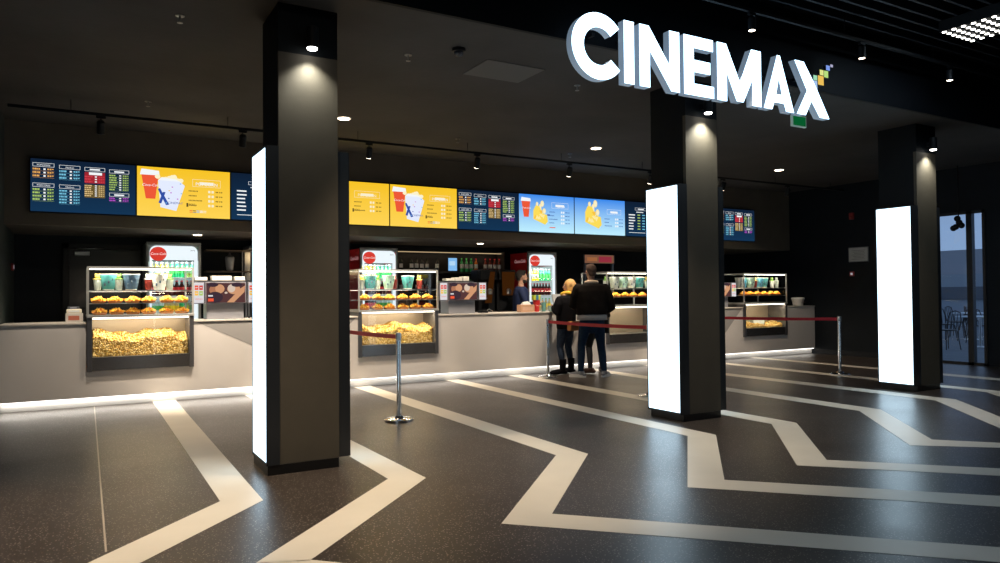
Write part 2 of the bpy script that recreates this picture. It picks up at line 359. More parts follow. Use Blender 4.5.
# ------------------------------------------------------------------ sign
LF = emis('letter_face', (.52, .78, 1), 4.4)
LS = mat('letter_side', (.35, .42, .5), .5, emit=(.40, .56, .75), es=.28)
sg = thing('cinema_sign', 'large white illuminated letters reading CINEMAX hung on the fascia', 'sign', (0, 5.1, 0))
def arcC(cx, cz, ro, ri, a0, a1, n=36):
    o_ = [(cx+ro*math.cos(math.radians(a0+(a1-a0)*i/n)), cz+ro*math.sin(math.radians(a0+(a1-a0)*i/n))) for i in range(n+1)]
    i_ = [(cx+ri*math.cos(math.radians(a0+(a1-a0)*i/n)), cz+ri*math.sin(math.radians(a0+(a1-a0)*i/n))) for i in range(n+1)]
    return o_+i_[::-1]
T, B0 = 3.832, 3.257
LET = {'C': [arcC(4.0, 3.545, .298, .168, 40, 322)],
 'I': [[(4.284, B0), (4.402, B0), (4.402, T), (4.284, T)]],
 'N': [[(4.467, B0), (4.592, B0), (4.592, 3.60), (4.855, B0), (4.962, B0), (4.962, T), (4.835, T), (4.835, 3.50), (4.58, T), (4.467, T)]],
 'E': [[(5.02, B0), (5.417, B0), (5.417, 3.372), (5.150, 3.372), (5.150, 3.485), (5.37, 3.485), (5.37, 3.603), (5.150, 3.603), (5.150, 3.718), (5.41, 3.718), (5.41, T), (5.02, T)]],
 'M': [[(5.465, B0), (5.598, B0), (5.598, 3.545), (5.735, 3.275), (5.833, 3.275), (5.965, 3.52), (5.965, B0), (6.098, B0), (6.098, T), (5.955, T), (5.785, 3.47), (5.592, T), (5.465, T)]],
 'X': [[(6.650, B0), (6.795, B0), (6.893, 3.42), (7.030, B0), (7.195, B0), (6.985, 3.565), (6.93, 3.64), (6.775, T), (6.624, T), (6.822, 3.525)]]}
for k in 'CINEMX':
    for pts in LET[k]:
        b = MB(); b.prism(pts, 0, .078, LS, LS); lt = b.build('letter', sg)
        f_ = MB(); f_.flat(pts, -.002, LF); fo = f_.build('letter_face', lt)
        # triangulate concave caps well
        for ob in (lt, fo):
            bm = bmesh.new(); bm.from_mesh(ob.data); bmesh.ops.triangulate(bm, faces=[f for f in bm.faces if len(f.verts) > 4]); bm.to_mesh(ob.data); bm.free()
# letter A with its counter
ao = [(6.135, B0), (6.262, B0), (6.292, 3.335), (6.448, 3.335), (6.478, B0), (6.605, B0), (6.392, T+.005), (6.348, T+.005)]
ai = [(6.325, 3.425), (6.415, 3.425), (6.37, 3.60)]
bm = bmesh.new()
def loopA(y):
    vs = [bm.verts.new((x, y, z)) for x, z in ao]; wi = [bm.verts.new((x, y, z)) for x, z in ai]; return vs, wi
b = MB()
quads = [[0, 1, 2, ('i', 0), 'L'],]
A = ao; I = ai
polys = [[A[0], A[1], A[2], I[0]], [A[2], A[3], I[1], I[0]], [A[3], A[4], A[5], I[1]], [A[5], A[6], I[2], I[1]], [A[6], A[7], I[2]], [A[7], A[0], I[0], I[2]]]
for p in polys:
    b.flat(p, 0, LS); b.flat(p[::-1], .078, LS)
for loop, rev in ((A, False), (I, True)):
    n_ = len(loop)
    for i in range(n_):
        (x0, z0), (x1, z1) = loop[i], loop[(i+1) % n_]
        b.add([(x0, 0, z0), (x1, 0, z1), (x1, .078, z1), (x0, .078, z0)], [(0, 3, 2, 1) if not rev else (0, 1, 2, 3)], LS)
lt = b.build('letter', sg)
b = MB()
for p in polys: b.flat(p, -.002, LF)
b.build('letter_face', lt); bm.free()
for (x0, x1, z0, z1, c) in ((6.90, 7.0, 3.558, 3.655, (.45, .65, 1)), (6.935, 7.0, 3.66, 3.715, (.4, .85, .55)), (7.012, 7.11, 3.62, 3.722, (1, .62, .12)),
                            (7.045, 7.11, 3.73, 3.79, (.85, .9, .3)), (7.118, 7.19, 3.715, 3.79, (.55, .85, .25)), (7.155, 7.22, 3.80, 3.855, (.25, .4, .95)), (7.23, 7.275, 3.845, 3.875, (.5, .5, .7))):
    b = MB(); b.prism([(x0, z0), (x1, z0), (x1, z1), (x0, z1)], 0, .04, mat('square_side', (.03, .04, .05), .5), emis('sq%d' % int(x0*1000), c, .85)); tag(b.build('coloured_square', sg), 'small glowing coloured square of the logo')
# mounting rail for the sign
for x in (4.0, 4.34, 4.72, 5.2, 5.78, 6.37, 6.8): b = MB(); b.box(x-.015, x+.015, .078, .16, 3.66, 3.69, BLACK); b.build('mounting_bracket', sg)
# green exit sign
t = thing('exit_sign', 'small green emergency sign with pale border hanging under the last letter', 'sign', (7.38, 5.72, 3.335))
b = MB(); b.box(0, .25, 0, .03, 0, .135, mat('sign_white', (.7, .8, .75), .5, emit=(.5, .8, .7), es=.12)); b.build('sign_body', t)
b = MB(); b.rect(.012, .238, .012, .123, -.002, emis('exit_green', (.002, .10, .025), 1.0)); b.build('sign_face', t)
for x in (.05, .2): b = MB(); b.tube([(x, .015, .135), (x, .015, .285)], .004, BLACK, 6); b.build('hanger', t)

# ------------------------------------------------------------------ ceiling fixtures
DLW = emis('downlight_warm', (1, .82, .6), 12)
TRIMW = mat('downlight_trim', (.5, .48, .45), .4)
def downlight(x, y, z, label, r=.075, power=60, deg=110):
    t = thing('downlight', label, 'downlight', (x, y, z), group='round recessed downlights')
    b = MB(); b.lathe([(r+.02, -.008), (r+.022, -.002), (r+.02, 0)], TRIMW, n=24); b.build('trim_ring', t)
    b = MB(); b.lathe([(r, -.012), (r, -.0085)], DLW, n=24); b.build('lens', t)
    spot('downlight_light', (x, y, z-.03), (x, y+(.5 if z > 3 else 0), 0), power, deg, (1, .78, .55), .5, .06)
downlight(2.94, 8.98, ZC, 'warm round ceiling downlight just right of the nearest column', power=340)
downlight(6.98, 9.0, ZC, 'warm round ceiling downlight left of the middle column', power=130)
downlight(11.25, 9.03, ZC, 'warm round ceiling downlight between middle and farthest columns', power=170)
downlight(1.57, 11.75, 2.30, 'small warm downlight in the low soffit above the left cooler', .06, 10)
downlight(6.4, 11.72, 2.30, 'small warm downlight in the low soffit above the bottle shelves', .06, 10)

def track(x0, x1, y, z, zt, label):
    t = thing('lighting_track', label, 'lighting track', (x0, y, z))
    b = MB(); b.box(0, x1-x0, -.018, .018, -.035, 0, BLACK, .004); b.build('rail', t)
    k = .6
    while k < x1-x0: b = MB(); b.tube([(k, 0, 0), (k, 0, zt-z)], .004, BLACK, 6); b.build('suspension_rod', t); k += 1.7
track(-.66, 14.0, 9.6, 3.50, ZC, 'long black lighting track under the bar ceiling')
def track_spot(x, y, z, label, lit, aim, col=WARM, power=60, deg=50, s=1.0, group='track spotlights over the counter', light_power=None):
    t = thing('track_spotlight', label, 'spotlight', (x, y, z), group=group)
    b = MB(); b.box(-.05*s, .05*s, -.015, .015, -.03, 0, BLACK, .003); b.tube([(0, 0, -.03), (0, 0, -.09*s)], .008, BLACK, 8); b.build('adapter', t)
    d = (Vector(aim)-Vector((x, y, z-.13*s))).normalized(); q = d.to_track_quat('-Z', 'Y')
    b = MB(); b.lathe([(.04*s, -.075*s), (.045*s, -.07*s), (.045*s, .06*s), (.03*s, .08*s)], BLACK, n=18)
    o = b.build('lamp_head', t, (0, 0, -.13*s)); o.rotation_mode = 'QUATERNION'; o.rotation_quaternion = q
    b = MB(); b.lathe([(.036*s, -.079*s), (.036*s, -.076*s)], emis('spot_lens', (1, .85, .66), 9) if lit else DSTEEL, n=18)
    o = b.build('lens', o)
    if lit:
        p = Vector((x, y, z-.13*s))+d*(.11*s); spot('track_or_fill_light', p, aim, power, deg, col, .7, .03)
pos = 'first (unlit),second (unlit),third,fourth,fifth,sixth,seventh'.split(',')
for k, x in enumerate((.24, 1.82, 3.5, 5.2, 6.9, 8.62, 10.4)):
    lit = k != 9
    aim = (x+.1, 10.6, .9) if k > 1 else (x+.05, 10.75, .9)
    track_spot(x, 9.6, 3.465, f'black track spotlight over the counter, {pos[k]} from the left', k > 1, aim, (1, .84, .66), (0, 0, 330, 270, 260, 290, 340)[k], 66)
track_spot(12.2, 9.6, 3.465, 'black track spotlight over the counter, nearest the right wall', False, (12.2, 10.2, 1))
# added lamps brightening the left counter; the first two spots themselves are unlit
for x, pw in ((.3, 240), (1.85, 680)): spot('track_or_fill_light', (x, 9.66, 3.26), (x+.05, 10.55, .6), pw, 66, (1, .84, .66), .7, .03)
track(-7, 14.0, 4.9, 4.14, 4.45, 'long lighting track in front of the fascia above the sign')
for k, (x, n_) in enumerate(((5.74, 'above the letter M'), (7.5, 'right of the letter X'), (9.25, 'farthest right'))):
    track_spot(x, 4.9, 4.105, f'black hall track spotlight with warm lens, {n_}', True, (x+.05, 4.95, 0), (NEUT, NEUT, NEUT)[k], (130, 90, 70)[k], 60, .86, 'track spotlights above the sign')
for x in (-1.3, .45, 2.2, 3.95):
    spot('track_or_fill_light', (x, 4.9, 3.95), (x+.05, 4.85, 0), (390, 390, 390, 230)[int((x+1.3)/1.7)], 60, (1, .80, .58), .7, .03)
# grid luminaire
GD = emis('grid_dot', (1, .97, .88), 9)
def grid(x, y, label):
    t = thing('grid_luminaire', label, 'ceiling light', (x, y, 4.18))
    b = MB(); b.box(-.32, .32, -.49, .29, .0, .12, BLACK); b.build('housing', t)
    p0 = None
    for i in range(7):
        for j in range(8):
            if p0 is None: b = MB(); b.lathe([(.021, -.006), (.021, -.001)], GD, (0, 0, 0), 12); o = p0 = b.build('light_point', t)
            else: o = p0.copy(); C.objects.link(o)
            o.location = (-.285+.095*i, .25-.1*j, 0)
    return t
grid(8.485, 4.14, 'square grid of small round ceiling lights at the upper right')
# ceiling details
SPR = mat('sprinkler', (.3, .3, .3), .35, .8)
for k, (x, y, l) in enumerate(((.716, 6.32, 'at the upper left'), (2.70, 6.33, 'beside the dome camera'), (.71, 9.27, 'above the left screens near the track'), (4.78, 9.4, 'between the yellow screens and the track'), (6.89, 9.57, 'near the fifth track spotlight'), (4.7, 6.38, 'just below the letter C'))):
    t = thing('sprinkler', f'small ceiling sprinkler head {l}', 'sprinkler', (x, y, ZC), group='ceiling sprinklers')
    b = MB(); b.lathe([(.035, -.006), (.035, 0)], SPR, n=16); b.build('rosette', t)
    b = MB(); b.lathe([(.022, -.06), (.022, -.056), (.006, -.052), (.008, -.006)], SPR, n=10); b.build('head', t)
t = thing('dome_camera', 'small dome camera on the bar ceiling left of the sign', 'camera', (3.04, 5.95, ZC))
b = MB(); b.lathe([(.06, -.03), (.065, -.028), (.065, 0)], BLACK, n=20); b.build('base', t)
b = MB(); b.ball((0, 0, -.035), (.045, .045, .04), mat('dome', (.05, .05, .06), .08), 16); b.build('dome', t)
b = MB(); b.box(3.42, 4.08, 6.08, 6.6, ZC-.006, ZC, mat('hatch', (.10, .10, .10), .7)); tag(b.build('ceiling_hatch'), 'faint square access hatch in the dark ceiling', 'hatch')
# ------------------------------------------------------------------ menu screens
def E_(n, c, s=1.0): return emis('scr_'+n, c, s)
NAVY = emis_grad('scr_navy', (.007, .034, .085), (.005, .014, .036), -.33, .33, 1)
YEL = emis_grad('scr_yellow', (1.0, .66, .09), (.93, .55, .02), -.33, .33, 1)
BLU = emis_grad('scr_blue', (.50, .84, 1), (.05, .26, .84), -.30, .33, 1)
WHT = E_('white', (.9, .93, .95)); COLS = {'y': E_('y', (.75, .62, .12)), 'o': E_('o', (.85, .42, .10)), 'c': E_('c', (.18, .55, .75)), 'g': E_('g', (.42, .60, .14)), 'r': E_('r', (.65, .05, .07)),
    'p': E_('p', (.5, .08, .6)), 't': E_('t', (.78, .55, .25)), 'w': WHT, 'k': E_('k', (.12, .08, .02)), 'dr': E_('dr', (.35, .02, .03))}
RED = E_('red', (.85, .10, .04)); RED2 = E_('red2', (.65, .05, .03)); CREAM = E_('cream', (.95, .86, .62)); PCORN = E_('pcorn', (.98, .90, .60)); BX = E_('bx', (.03, .08, .38)); LIL = E_('lil', (.78, .84, 1)); NACH = E_('nach', (.98, .72, .10)); NACH2 = E_('nach2', (.95, .55, .06)); YL = E_('yl', (1, .83, .35)); SKY = E_('sk', (.2, .5, .85))
Y0 = -.031
def bars(b, x, z, w_, h, rows, c, y=Y0-.002, price=True, num=True):
    rh = h/rows
    for r in range(rows):
        zz = z-r*rh; t_ = rh*.48; k = random.uniform(.3, .42)*w_
        xx = x
        while xx < x+k-.008:
            l = random.uniform(.01, .035); b.rect(xx, min(xx+l, x+k), zz-t_, zz, y, c); xx += l+.005
        if num: b.rect(x+.50*w_, x+.60*w_, zz-t_, zz, y, WHT)
        xx = x+.68*w_
        for q in range(3): b.rect(xx+q*.105*w_, xx+q*.105*w_+.08*w_, zz-t_*(.9 if q < 2 else .6), zz, y, c)
        b.rect(x, x+w_, zz-rh*.8, zz-rh*.76, y, c)
def head(b, x, z, w_, txt=None, h=.045, c=None, y=Y0-.002):
    c = c or WHT; t_ = .004
    b.rect(x, x+w_, z, z+t_, y, c); b.rect(x, x+w_, z-h, z-h+t_, y, c); b.rect(x, x+t_, z-h, z, y, c); b.rect(x+w_-t_, x+w_, z-h, z, y, c)
    if txt: b.text(txt, x+w_/2, z-h*.74, h*.68, y, c, sx=1.0)
    else: b.rect(x+w_*.25, x+w_*.75, z-h*.72, z-h*.3, y, c)
def cup(b, x, z, s, y):
    b.flat([(x+.06*s, z), (x+.19*s, z+.0), (x+.235*s, z+.36*s), (x-.0, z+.36*s)], y, RED)
    b.flat([(x-.02*s, z+.36*s), (x+.25*s, z+.36*s), (x+.24*s, z+.43*s), (x+.0, z+.45*s)], y, WHT)
    b.text('Coca-Cola', x+.125*s, z+.19*s, .055*s, y-.001, WHT, shear=.3)
def navy_full(b):
    W = .235; xs = [-.575, -.285, 0.0, .285]
    x = xs[0]; head(b, x, .28, W, 'POPCORN'); bars(b, x, .215, W, .13, 3, COLS['o']); head(b, x, .02, W, 'POPCORN'); bars(b, x, -.045, W, .17, 4, COLS['g'])
    x = xs[1]; head(b, x, .27, W, 'Nachos'); bars(b, x, .205, W, .13, 3, COLS['c']); head(b, x, .015, W, 'Nachos'); bars(b, x, -.05, W, .19, 5, COLS['c'])
    x = xs[2]; head(b, x, .265, W); b.rect(x+.05, x+.2, .17, .205, Y0-.003, COLS['w']); b.rect(x, x+W, .06, .205, Y0-.0015, COLS['dr']); bars(b, x, .155, W, .10, 3, COLS['r']); b.rect(x, x+W, -.13, .04, Y0-.0015, COLS['k']); bars(b, x, .035, W, .16, 6, COLS['t'])
    x = xs[3]; head(b, x, .255, W); bars(b, x, .19, W, .22, 7, COLS['g']); head(b, x, -.055, W); bars(b, x, -.115, W, .06, 2, COLS['p'])
def navy_narrow(b):
    head(b, -.36, .22, .30, 'Snacks'.upper()[:0] or None); b.rect(-.33, -.15, .13, .145, Y0-.002, WHT)
    for r in range(6):
        z = .09-r*.055
        b.rect(-.52, -.38+random.uniform(-.03, .02), z-.02, z, Y0-.002, WHT)
        for q in (-.30, -.18): b.rect(q, q+.07, z-.018, z, Y0-.002, COLS['g'] if q < -.2 else COLS['c'])
        b.rect(-.05, 0.0, z-.018, z, Y0-.002, COLS['c'])
    x = .15; head(b, x, .22, .33); bars(b, x, .14, .33, .22, 6, COLS['c']); b.rect(-.52, -.1, -.27, -.262, Y0-.002, WHT)
def price_rows(b, x0, z0, n, c, w_=.40, dz=.066, bold=None, numc=None):
    for r in range(n):
        z = z0-r*dz; xx = x0
        k = (.11, .10, .17, .1)[r % 4]
        while xx < x0+k: b.rect(xx, xx+.011, z-.017, z, Y0-.002, c); xx += .018
        for q in (.255, .30): b.rect(x0+q, x0+q+.03, z-.026, z+.008, Y0-.002, numc or CREAM)
        for q in (.355, .375, .405, .43): b.rect(x0+q, x0+q+.014, z-.017, z, Y0-.002, c)
        if bold == r: b.rect(x0-.03, x0-.005, z-.035, z+.018, Y0-.002, COLS['k']); b.text('XXL', x0+.05, z-.02, .05, Y0-.003, COLS['k'])
def yellow_cups(b):
    cup(b, -.545, -.10, .9, Y0-.002)
    rnd = random.Random(3)
    for k in range(16): b.disc(-.20+rnd.uniform(-.15, .15), .15+rnd.uniform(-.03, .075), .035, .03, Y0-.0025, PCORN, 10)
    b.flat([(-.31, -.21), (-.11, -.255), (.0, .10), (-.06, .155), (-.34, .16)], Y0-.003, LIL)
    b.flat([(-.34, .16), (-.06, .155), (-.12, .185), (-.30, .2)], Y0-.0029, WHT)
    b.flat([(-.345, .04), (-.315, .05), (-.20, -.17), (-.24, -.18)], Y0-.0035, BX); b.flat([(-.335, -.15), (-.30, -.16), (-.245, .0), (-.28, .0)], Y0-.0036, BX)
    b.text('CINEMAX', -.12, -.16, .045, Y0-.0037, BX)
    for k in range(10): b.rect(xx := -.27+rnd.uniform(0, .24), xx+.018, zz := rnd.uniform(-.2, .12), zz+.014, Y0-.0038, rnd.choice([BX, SKY, NACH2, WHT, COLS['p']]))
    head(b, .10, .20, .37, None, .10, CREAM); b.text('POPCORN', .285, .118, .062, Y0-.003, WHT)
    price_rows(b, .05, .045, 4, COLS['k'], bold=3)
    for q in range(5): b.rect(.06+q*.045, .10+q*.045, -.245, -.235, Y0-.002, (RED, COLS['k'], SKY, WHT, CREAM)[q]); b.rect(.06+q*.045, .10+q*.045, -.265, -.257, Y0-.002, (RED, BX, SKY, WHT, CREAM)[q])
def yellow_plain(b):
    head(b, .02, .19, .42, None, .10, CREAM); b.text('POPCORN', .23, .108, .065, Y0-.003, CREAM)
    price_rows(b, .02, .03, 3, COLS['k'], bold=2)
def nachos_pic(b, cx, cz, s):
    rnd = random.Random(5)
    for dx, dz, r in ((-.10, .20, .035), (.03, .215, .05), (.08, .06, .045), (-.035, .10, .05), (-.02, .16, .035)): b.disc(cx+dx*s, cz+dz*s, r*s*.9, r*s*1.3, Y0-.002, YL, 14); b.disc(cx+dx*s+.005, cz+dz*s-.003, r*s*.55, r*s*.9, Y0-.0024, CREAM, 14)
    b.flat([(cx+q[0]*s, cz+q[1]*s) for q in ((-.20, -.12), (.10, -.23), (.17, -.16), (.15, -.02), (.06, .0), (.0, .07), (-.05, .16), (-.14, .17), (-.20, .06))], Y0-.003, NACH)
    for k in range(9):
        x = cx+rnd.uniform(-.15, .08)*s; z = cz+rnd.uniform(-.12, .06)*s; a = rnd.uniform(0, 6)
        b.flat([(x+.055*s*math.cos(a+2.1*q), z+.055*s*math.sin(a+2.1*q)) for q in range(3)], Y0-.0035-.0001*k, rnd.choice([YL, NACH2, NACH]))
def blue_cup(b):
    cup(b, -.545, -.07, .78, Y0-.002); nachos_pic(b, -.13, .0, .85)
    head(b, .10, .21, .37, None, .10, WHT); b.text('Nachos', .285, .13, .07, Y0-.003, WHT)
    price_rows(b, .05, .05, 4, BX, bold=None, numc=WHT); b.rect(.05, .18, -.25, -.235, Y0-.002, RED); b.rect(.0, .06, -.03, -.005, Y0-.002, BX)
def blue_plain(b):
    nachos_pic(b, -.15, .02, 1.05)
    head(b, .16, .15, .34, None, .09, WHT); b.text('Nachos', .33, .08, .062, Y0-.003, WHT); price_rows(b, .10, -.02, 3, BX, numc=WHT)
kinds = [(NAVY, navy_full, 'dark menu screen with coloured price lists, leftmost screen over the counter'),
 (YEL, yellow_cups, 'yellow popcorn menu screen with red cup and white bucket, left of the nearest column'),
 (NAVY, navy_narrow, 'dark narrow-list menu screen partly hidden by the nearest column'),
 (YEL, yellow_plain, 'yellow popcorn price screen just right of the nearest column'),
 (YEL, yellow_cups, 'yellow popcorn menu screen with red cup and white bucket, right of the nearest column'),
 (NAVY, navy_full, 'dark menu screen with coloured price lists between the yellow and the blue screens'),
 (BLU, blue_cup, 'blue nachos menu screen with a red cup'),
 (BLU, blue_plain, 'blue nachos menu screen without a cup'),
 (NAVY, navy_narrow, 'dark narrow-list menu screen partly hidden by the middle column'),
 (NAVY, navy_full, 'dark menu screen behind the middle column'),
 (NAVY, navy_full, 'dark menu screen with coloured price lists, rightmost screen over the counter')]
PW = 1.2145
for k, (bg, fn, lab) in enumerate(kinds):
    if k == 9: continue
    t = thing('menu_screen', lab, 'menu screen', (-.519+PW*(k+.5), 11.0, 2.807), group='menu screens above the counter')
    b = MB(); b.box(-.605, .605, -.03, .02, -.352, .352, BLACK); b.build('housing', t)
    b = MB(); b.rect(-.598, .598, -.336, .336, Y0, bg); fn(b); b.build('screen', t)

# ------------------------------------------------------------------ counter
LIGHTC = mat('counter_beige', (.70, .67, .645), .5, noise=(2, .03)); DARKC = mat('counter_grey', (.36, .35, .345), .5)
TOPC = mat('worktop', (.66, .62, .57), .35)
LEDM = emis('led_strip', (1, .95, .88), 3.5); TOE = mat('toe_white', (.75, .73, .70), .5)
CASEX = [(.11, 1.34), (3.60, 4.90), (8.24, 9.53), (11.78, 13.10)]
ct = thing('service_counter', 'long beige and grey concession counter with glowing base', 'counter', (0, 10.4, 0))
xs0, xs1 = -.785, 14.045
segs = []; x = xs0
for a, b_ in CASEX: segs.append((x, a)); x = b_
segs.append((x, xs1))
b = MB()
for a, c in segs: b.box(a, c, 0, .05, .12, 1.03, LIGHTC)
for a, c in CASEX: b.box(a, c, 0, .05, .12, .45, LIGHTC)
for A_ in (((1.37, 1.03), (3.57, 1.03), (2.85, .32)), ((9.55, 1.03), (11.76, 1.03), (11.04, .32))):
    b.flat([A_[2], A_[1], A_[0]], -.002, DARKC)
b.box(xs0, xs1, .05, .07, .12, .45, LIGHTC)
b.build('front_panel', ct)
for a, c in segs: b = MB(); b.box(a, c, -.015, .68, 1.03, 1.052, TOPC, .003); b.build('worktop', ct)
b = MB(); b.box(xs0, xs1, .64, .66, 0, 1.03, mat('counter_back', (.1, .1, .1), .6)); b.build('rear_panel', ct)
b = MB(); b.box(xs0, xs1, .085, .10, 0, .12, TOE); b.build('toe_kick', ct)
b = MB(); b.box(xs0, xs1, .035, .055, .105, .119, LEDM); tag(b.build('led_strip', ct), 'glowing white light strip')
for xa, xb, pw in ((xs0, 3.4, 5.5), (3.4, 7.6, 1.6), (7.6, 14.0, 1.8)): area('led_light', ((xa+xb)/2, 10.46, .10), ((xa+xb)/2, 10.42, 0), pw, xb-xa, .03, (1, .94, .84))

# ------------------------------------------------------------------ display cases
PALE = mat('popcorn_pale', (.82, .64, .30), .7); GOLD = mat('popcorn_gold', (.66, .42, .09), .7); PIT_ = mat('popcorn_hull', (.50, .28, .06), .7)
def popcorn_mesh(W, depth, h0, h1, seed, n=1500):
    rnd = random.Random(seed); b = MB()
    def top(x, y): return h0+(h1-h0)*(y/depth)+.025*math.sin(x*9+seed)+.015*math.sin(x*23)
    # underlying heap, its colour darkened to stand for shade between the kernels
    N = 40; vs = []; fs = []
    for i in range(N+1):
        x = W*i/N
        vs += [(x, .012, 0), (x, .012, max(.02, top(x, 0)-.012)), (x, depth, max(.02, top(x, depth)-.012)), (x, depth, 0)]
    for i in range(N):
        o = i*4
        for k in range(4): fs.append((o+k, o+4+k, o+4+(k+1) % 4, o+(k+1) % 4))
    fs += [(0, 1, 2, 3), (N*4+3, N*4+2, N*4+1, N*4)]
    b.add(vs, fs, mat('popcorn_gap_shade', (.36, .22, .05), .8))
    bm = bmesh.new(); bmesh.ops.create_icosphere(bm, subdivisions=1, radius=1); base = [v.co.copy() for v in bm.verts]; bf = [[v.index for v in f.verts] for f in bm.faces]; bm.free()
    for k in range(n):
        x = rnd.uniform(.008, W-.008)
        if rnd.random() < .6: y = .012+rnd.uniform(-.004, .008); z = rnd.uniform(.005, max(.02, top(x, 0)))
        else: y = rnd.uniform(0, depth*.8); z = top(x, y)+rnd.uniform(-.008, .01)
        r = rnd.uniform(.009, .0135)
        b.add([(x+v.x*r*rnd.uniform(.7, 1.3), y+v.y*r*rnd.uniform(.7, 1.3), z+v.z*r*rnd.uniform(.7, 1.3)) for v in base], bf, rnd.choices([PALE, GOLD, PIT_], [5, 4, 2])[0], True)
    return b
SHG = glass('shelf_glass', (.9, .95, .93), 1)
CLED = emis('case_led', (1, .9, .75), 5)
CSIDE = mat('case_frame', (.13, .13, .14), .4, .6); CEDGE = mat('case_edge_steel', (.50, .50, .49), .35, .4)
def case(x0, x1, label, pop, seed, warm=1.0):
    W = x1-x0; t = thing('display_case', label, 'display case', (x0, 10.36, .45), group='glass snack display cases')
    # local z: case bottom 0, ledge .70, top 1.26
    b = MB()
    b.box(0, .055, 0, .50, -.01, .66, CSIDE, .003); b.box(W-.055, W, 0, .50, -.01, .66, CSIDE, .003); b.box(.055, W-.055, .46, .50, 0, .66, mat('bin_back', (.45, .38, .30), .35, .6)); b.box(.055, W-.055, .02, .46, .15, .165, CSIDE)
    b.build('cabinet', t)
    b = MB(); b.box(.055, W-.055, .005, .02, 0, .165, mat('case_kick', (.26, .25, .25), .25, .9)); tag(b.build('base_panel', t), 'brushed steel lower panel')
    b = MB(); b.box(.055, W-.055, .008, .014, .165, .655, CASEG); b.build('bin_glass', t)
    b = MB(); b.box(-.004, W+.004, -.012, .78, .662, .692, CEDGE, .003); b.build('ledge', t)
    b = MB(); b.box(.06, W-.06, .03, .045, .642, .658, CLED); b.build('bin_lamp', t)
    b = MB()
    for x in (0, W-.022):
        for y in (0, .75): b.box(x, x+.022, y, y+.022, .692, 1.30, CEDGE)
    for x in (0, W-.022): b.box(x, x+.022, .022, .75, 1.28, 1.30, CEDGE)
    for y in (0, .75): b.box(.022, W-.022, y, y+.022, 1.28, 1.302, CEDGE)
    b.build('frame', t)
    b = MB(); b.box(.03, W-.03, .03, .045, 1.262, 1.276, CLED); b.build('top_lamp', t)
    b = MB(); b.box(.022, W-.022, .006, .011, .692, 1.28, CASEG); b.build('front_glass', t)
    for x in (.006, W-.011):
        b = MB(); b.box(x, x+.005, .022, .75, .692, 1.28, CASEG); b.build('side_glass', t)
    b = MB(); b.box(.022, W-.022, .022, .75, 1.286, 1.292, SHG); b.build('top_glass', t)
    for z, M in ((.985, STEEL), (.83, STEEL)):
        b = MB()
        b.box(.022, W-.022, .03, .045, z, z+(.018 if z > .9 else .008), M); b.box(.022, W-.022, .5, .515, z, z+.01, M); b.box(.022, W-.022, .045, .5, z+.003, z+.008, SHG); b.build('shelf', t)
    area('case_top_light', (x0+W/2, 10.36+.06, .45+1.25), (x0+W/2, 10.36+.30, .45+.7), 5.5*warm, W-.1, .03, (1, .86, .66))
    area('case_bin_light', (x0+W/2, 10.36+.04, .45+.635), (x0+W/2, 10.36+.10, .45), 13*warm, W-.14, .03, (1, .78, .5))
    area('case_shelf_light', (x0+W/2, 10.36+.06, .45+.975), (x0+W/2, 10.36+.26, .45+.7), 4*warm, W-.1, .03, (1, .82, .6))
    if pop:
        o = popcorn_mesh(W-.125, .36, pop[0], pop[1], seed, 2000).build('popcorn', None, (x0+.0625, 10.36+.08, .45+.167))
        tag(o, 'heaped golden popcorn filling the '+label.split(',')[1].strip(), 'popcorn', kind='stuff')
    return t
case(*CASEX[0], 'steel and glass popcorn case full of popcorn, leftmost display case', (.21, .32), 1)
case(*CASEX[1], 'steel and glass popcorn case with popcorn, second display case right of the nearest column', (.21, .31), 2)
case(*CASEX[2], 'steel and glass case with empty bin, display case beside the middle column', None, 3, .7)
case(*CASEX[3], 'steel and glass case with a low heap of popcorn, rightmost display case', (.03, .10), 4, .6)
ORD = ['first', 'second', 'third', 'fourth', 'fifth', 'sixth', 'seventh', 'eighth', 'ninth', 'tenth', 'eleventh', 'twelfth', 'thirteenth', 'fourteenth', 'fifteenth', 'sixteenth', 'seventeenth', 'eighteenth', 'nineteenth', 'twentieth', 'twenty-first', 'twenty-second']
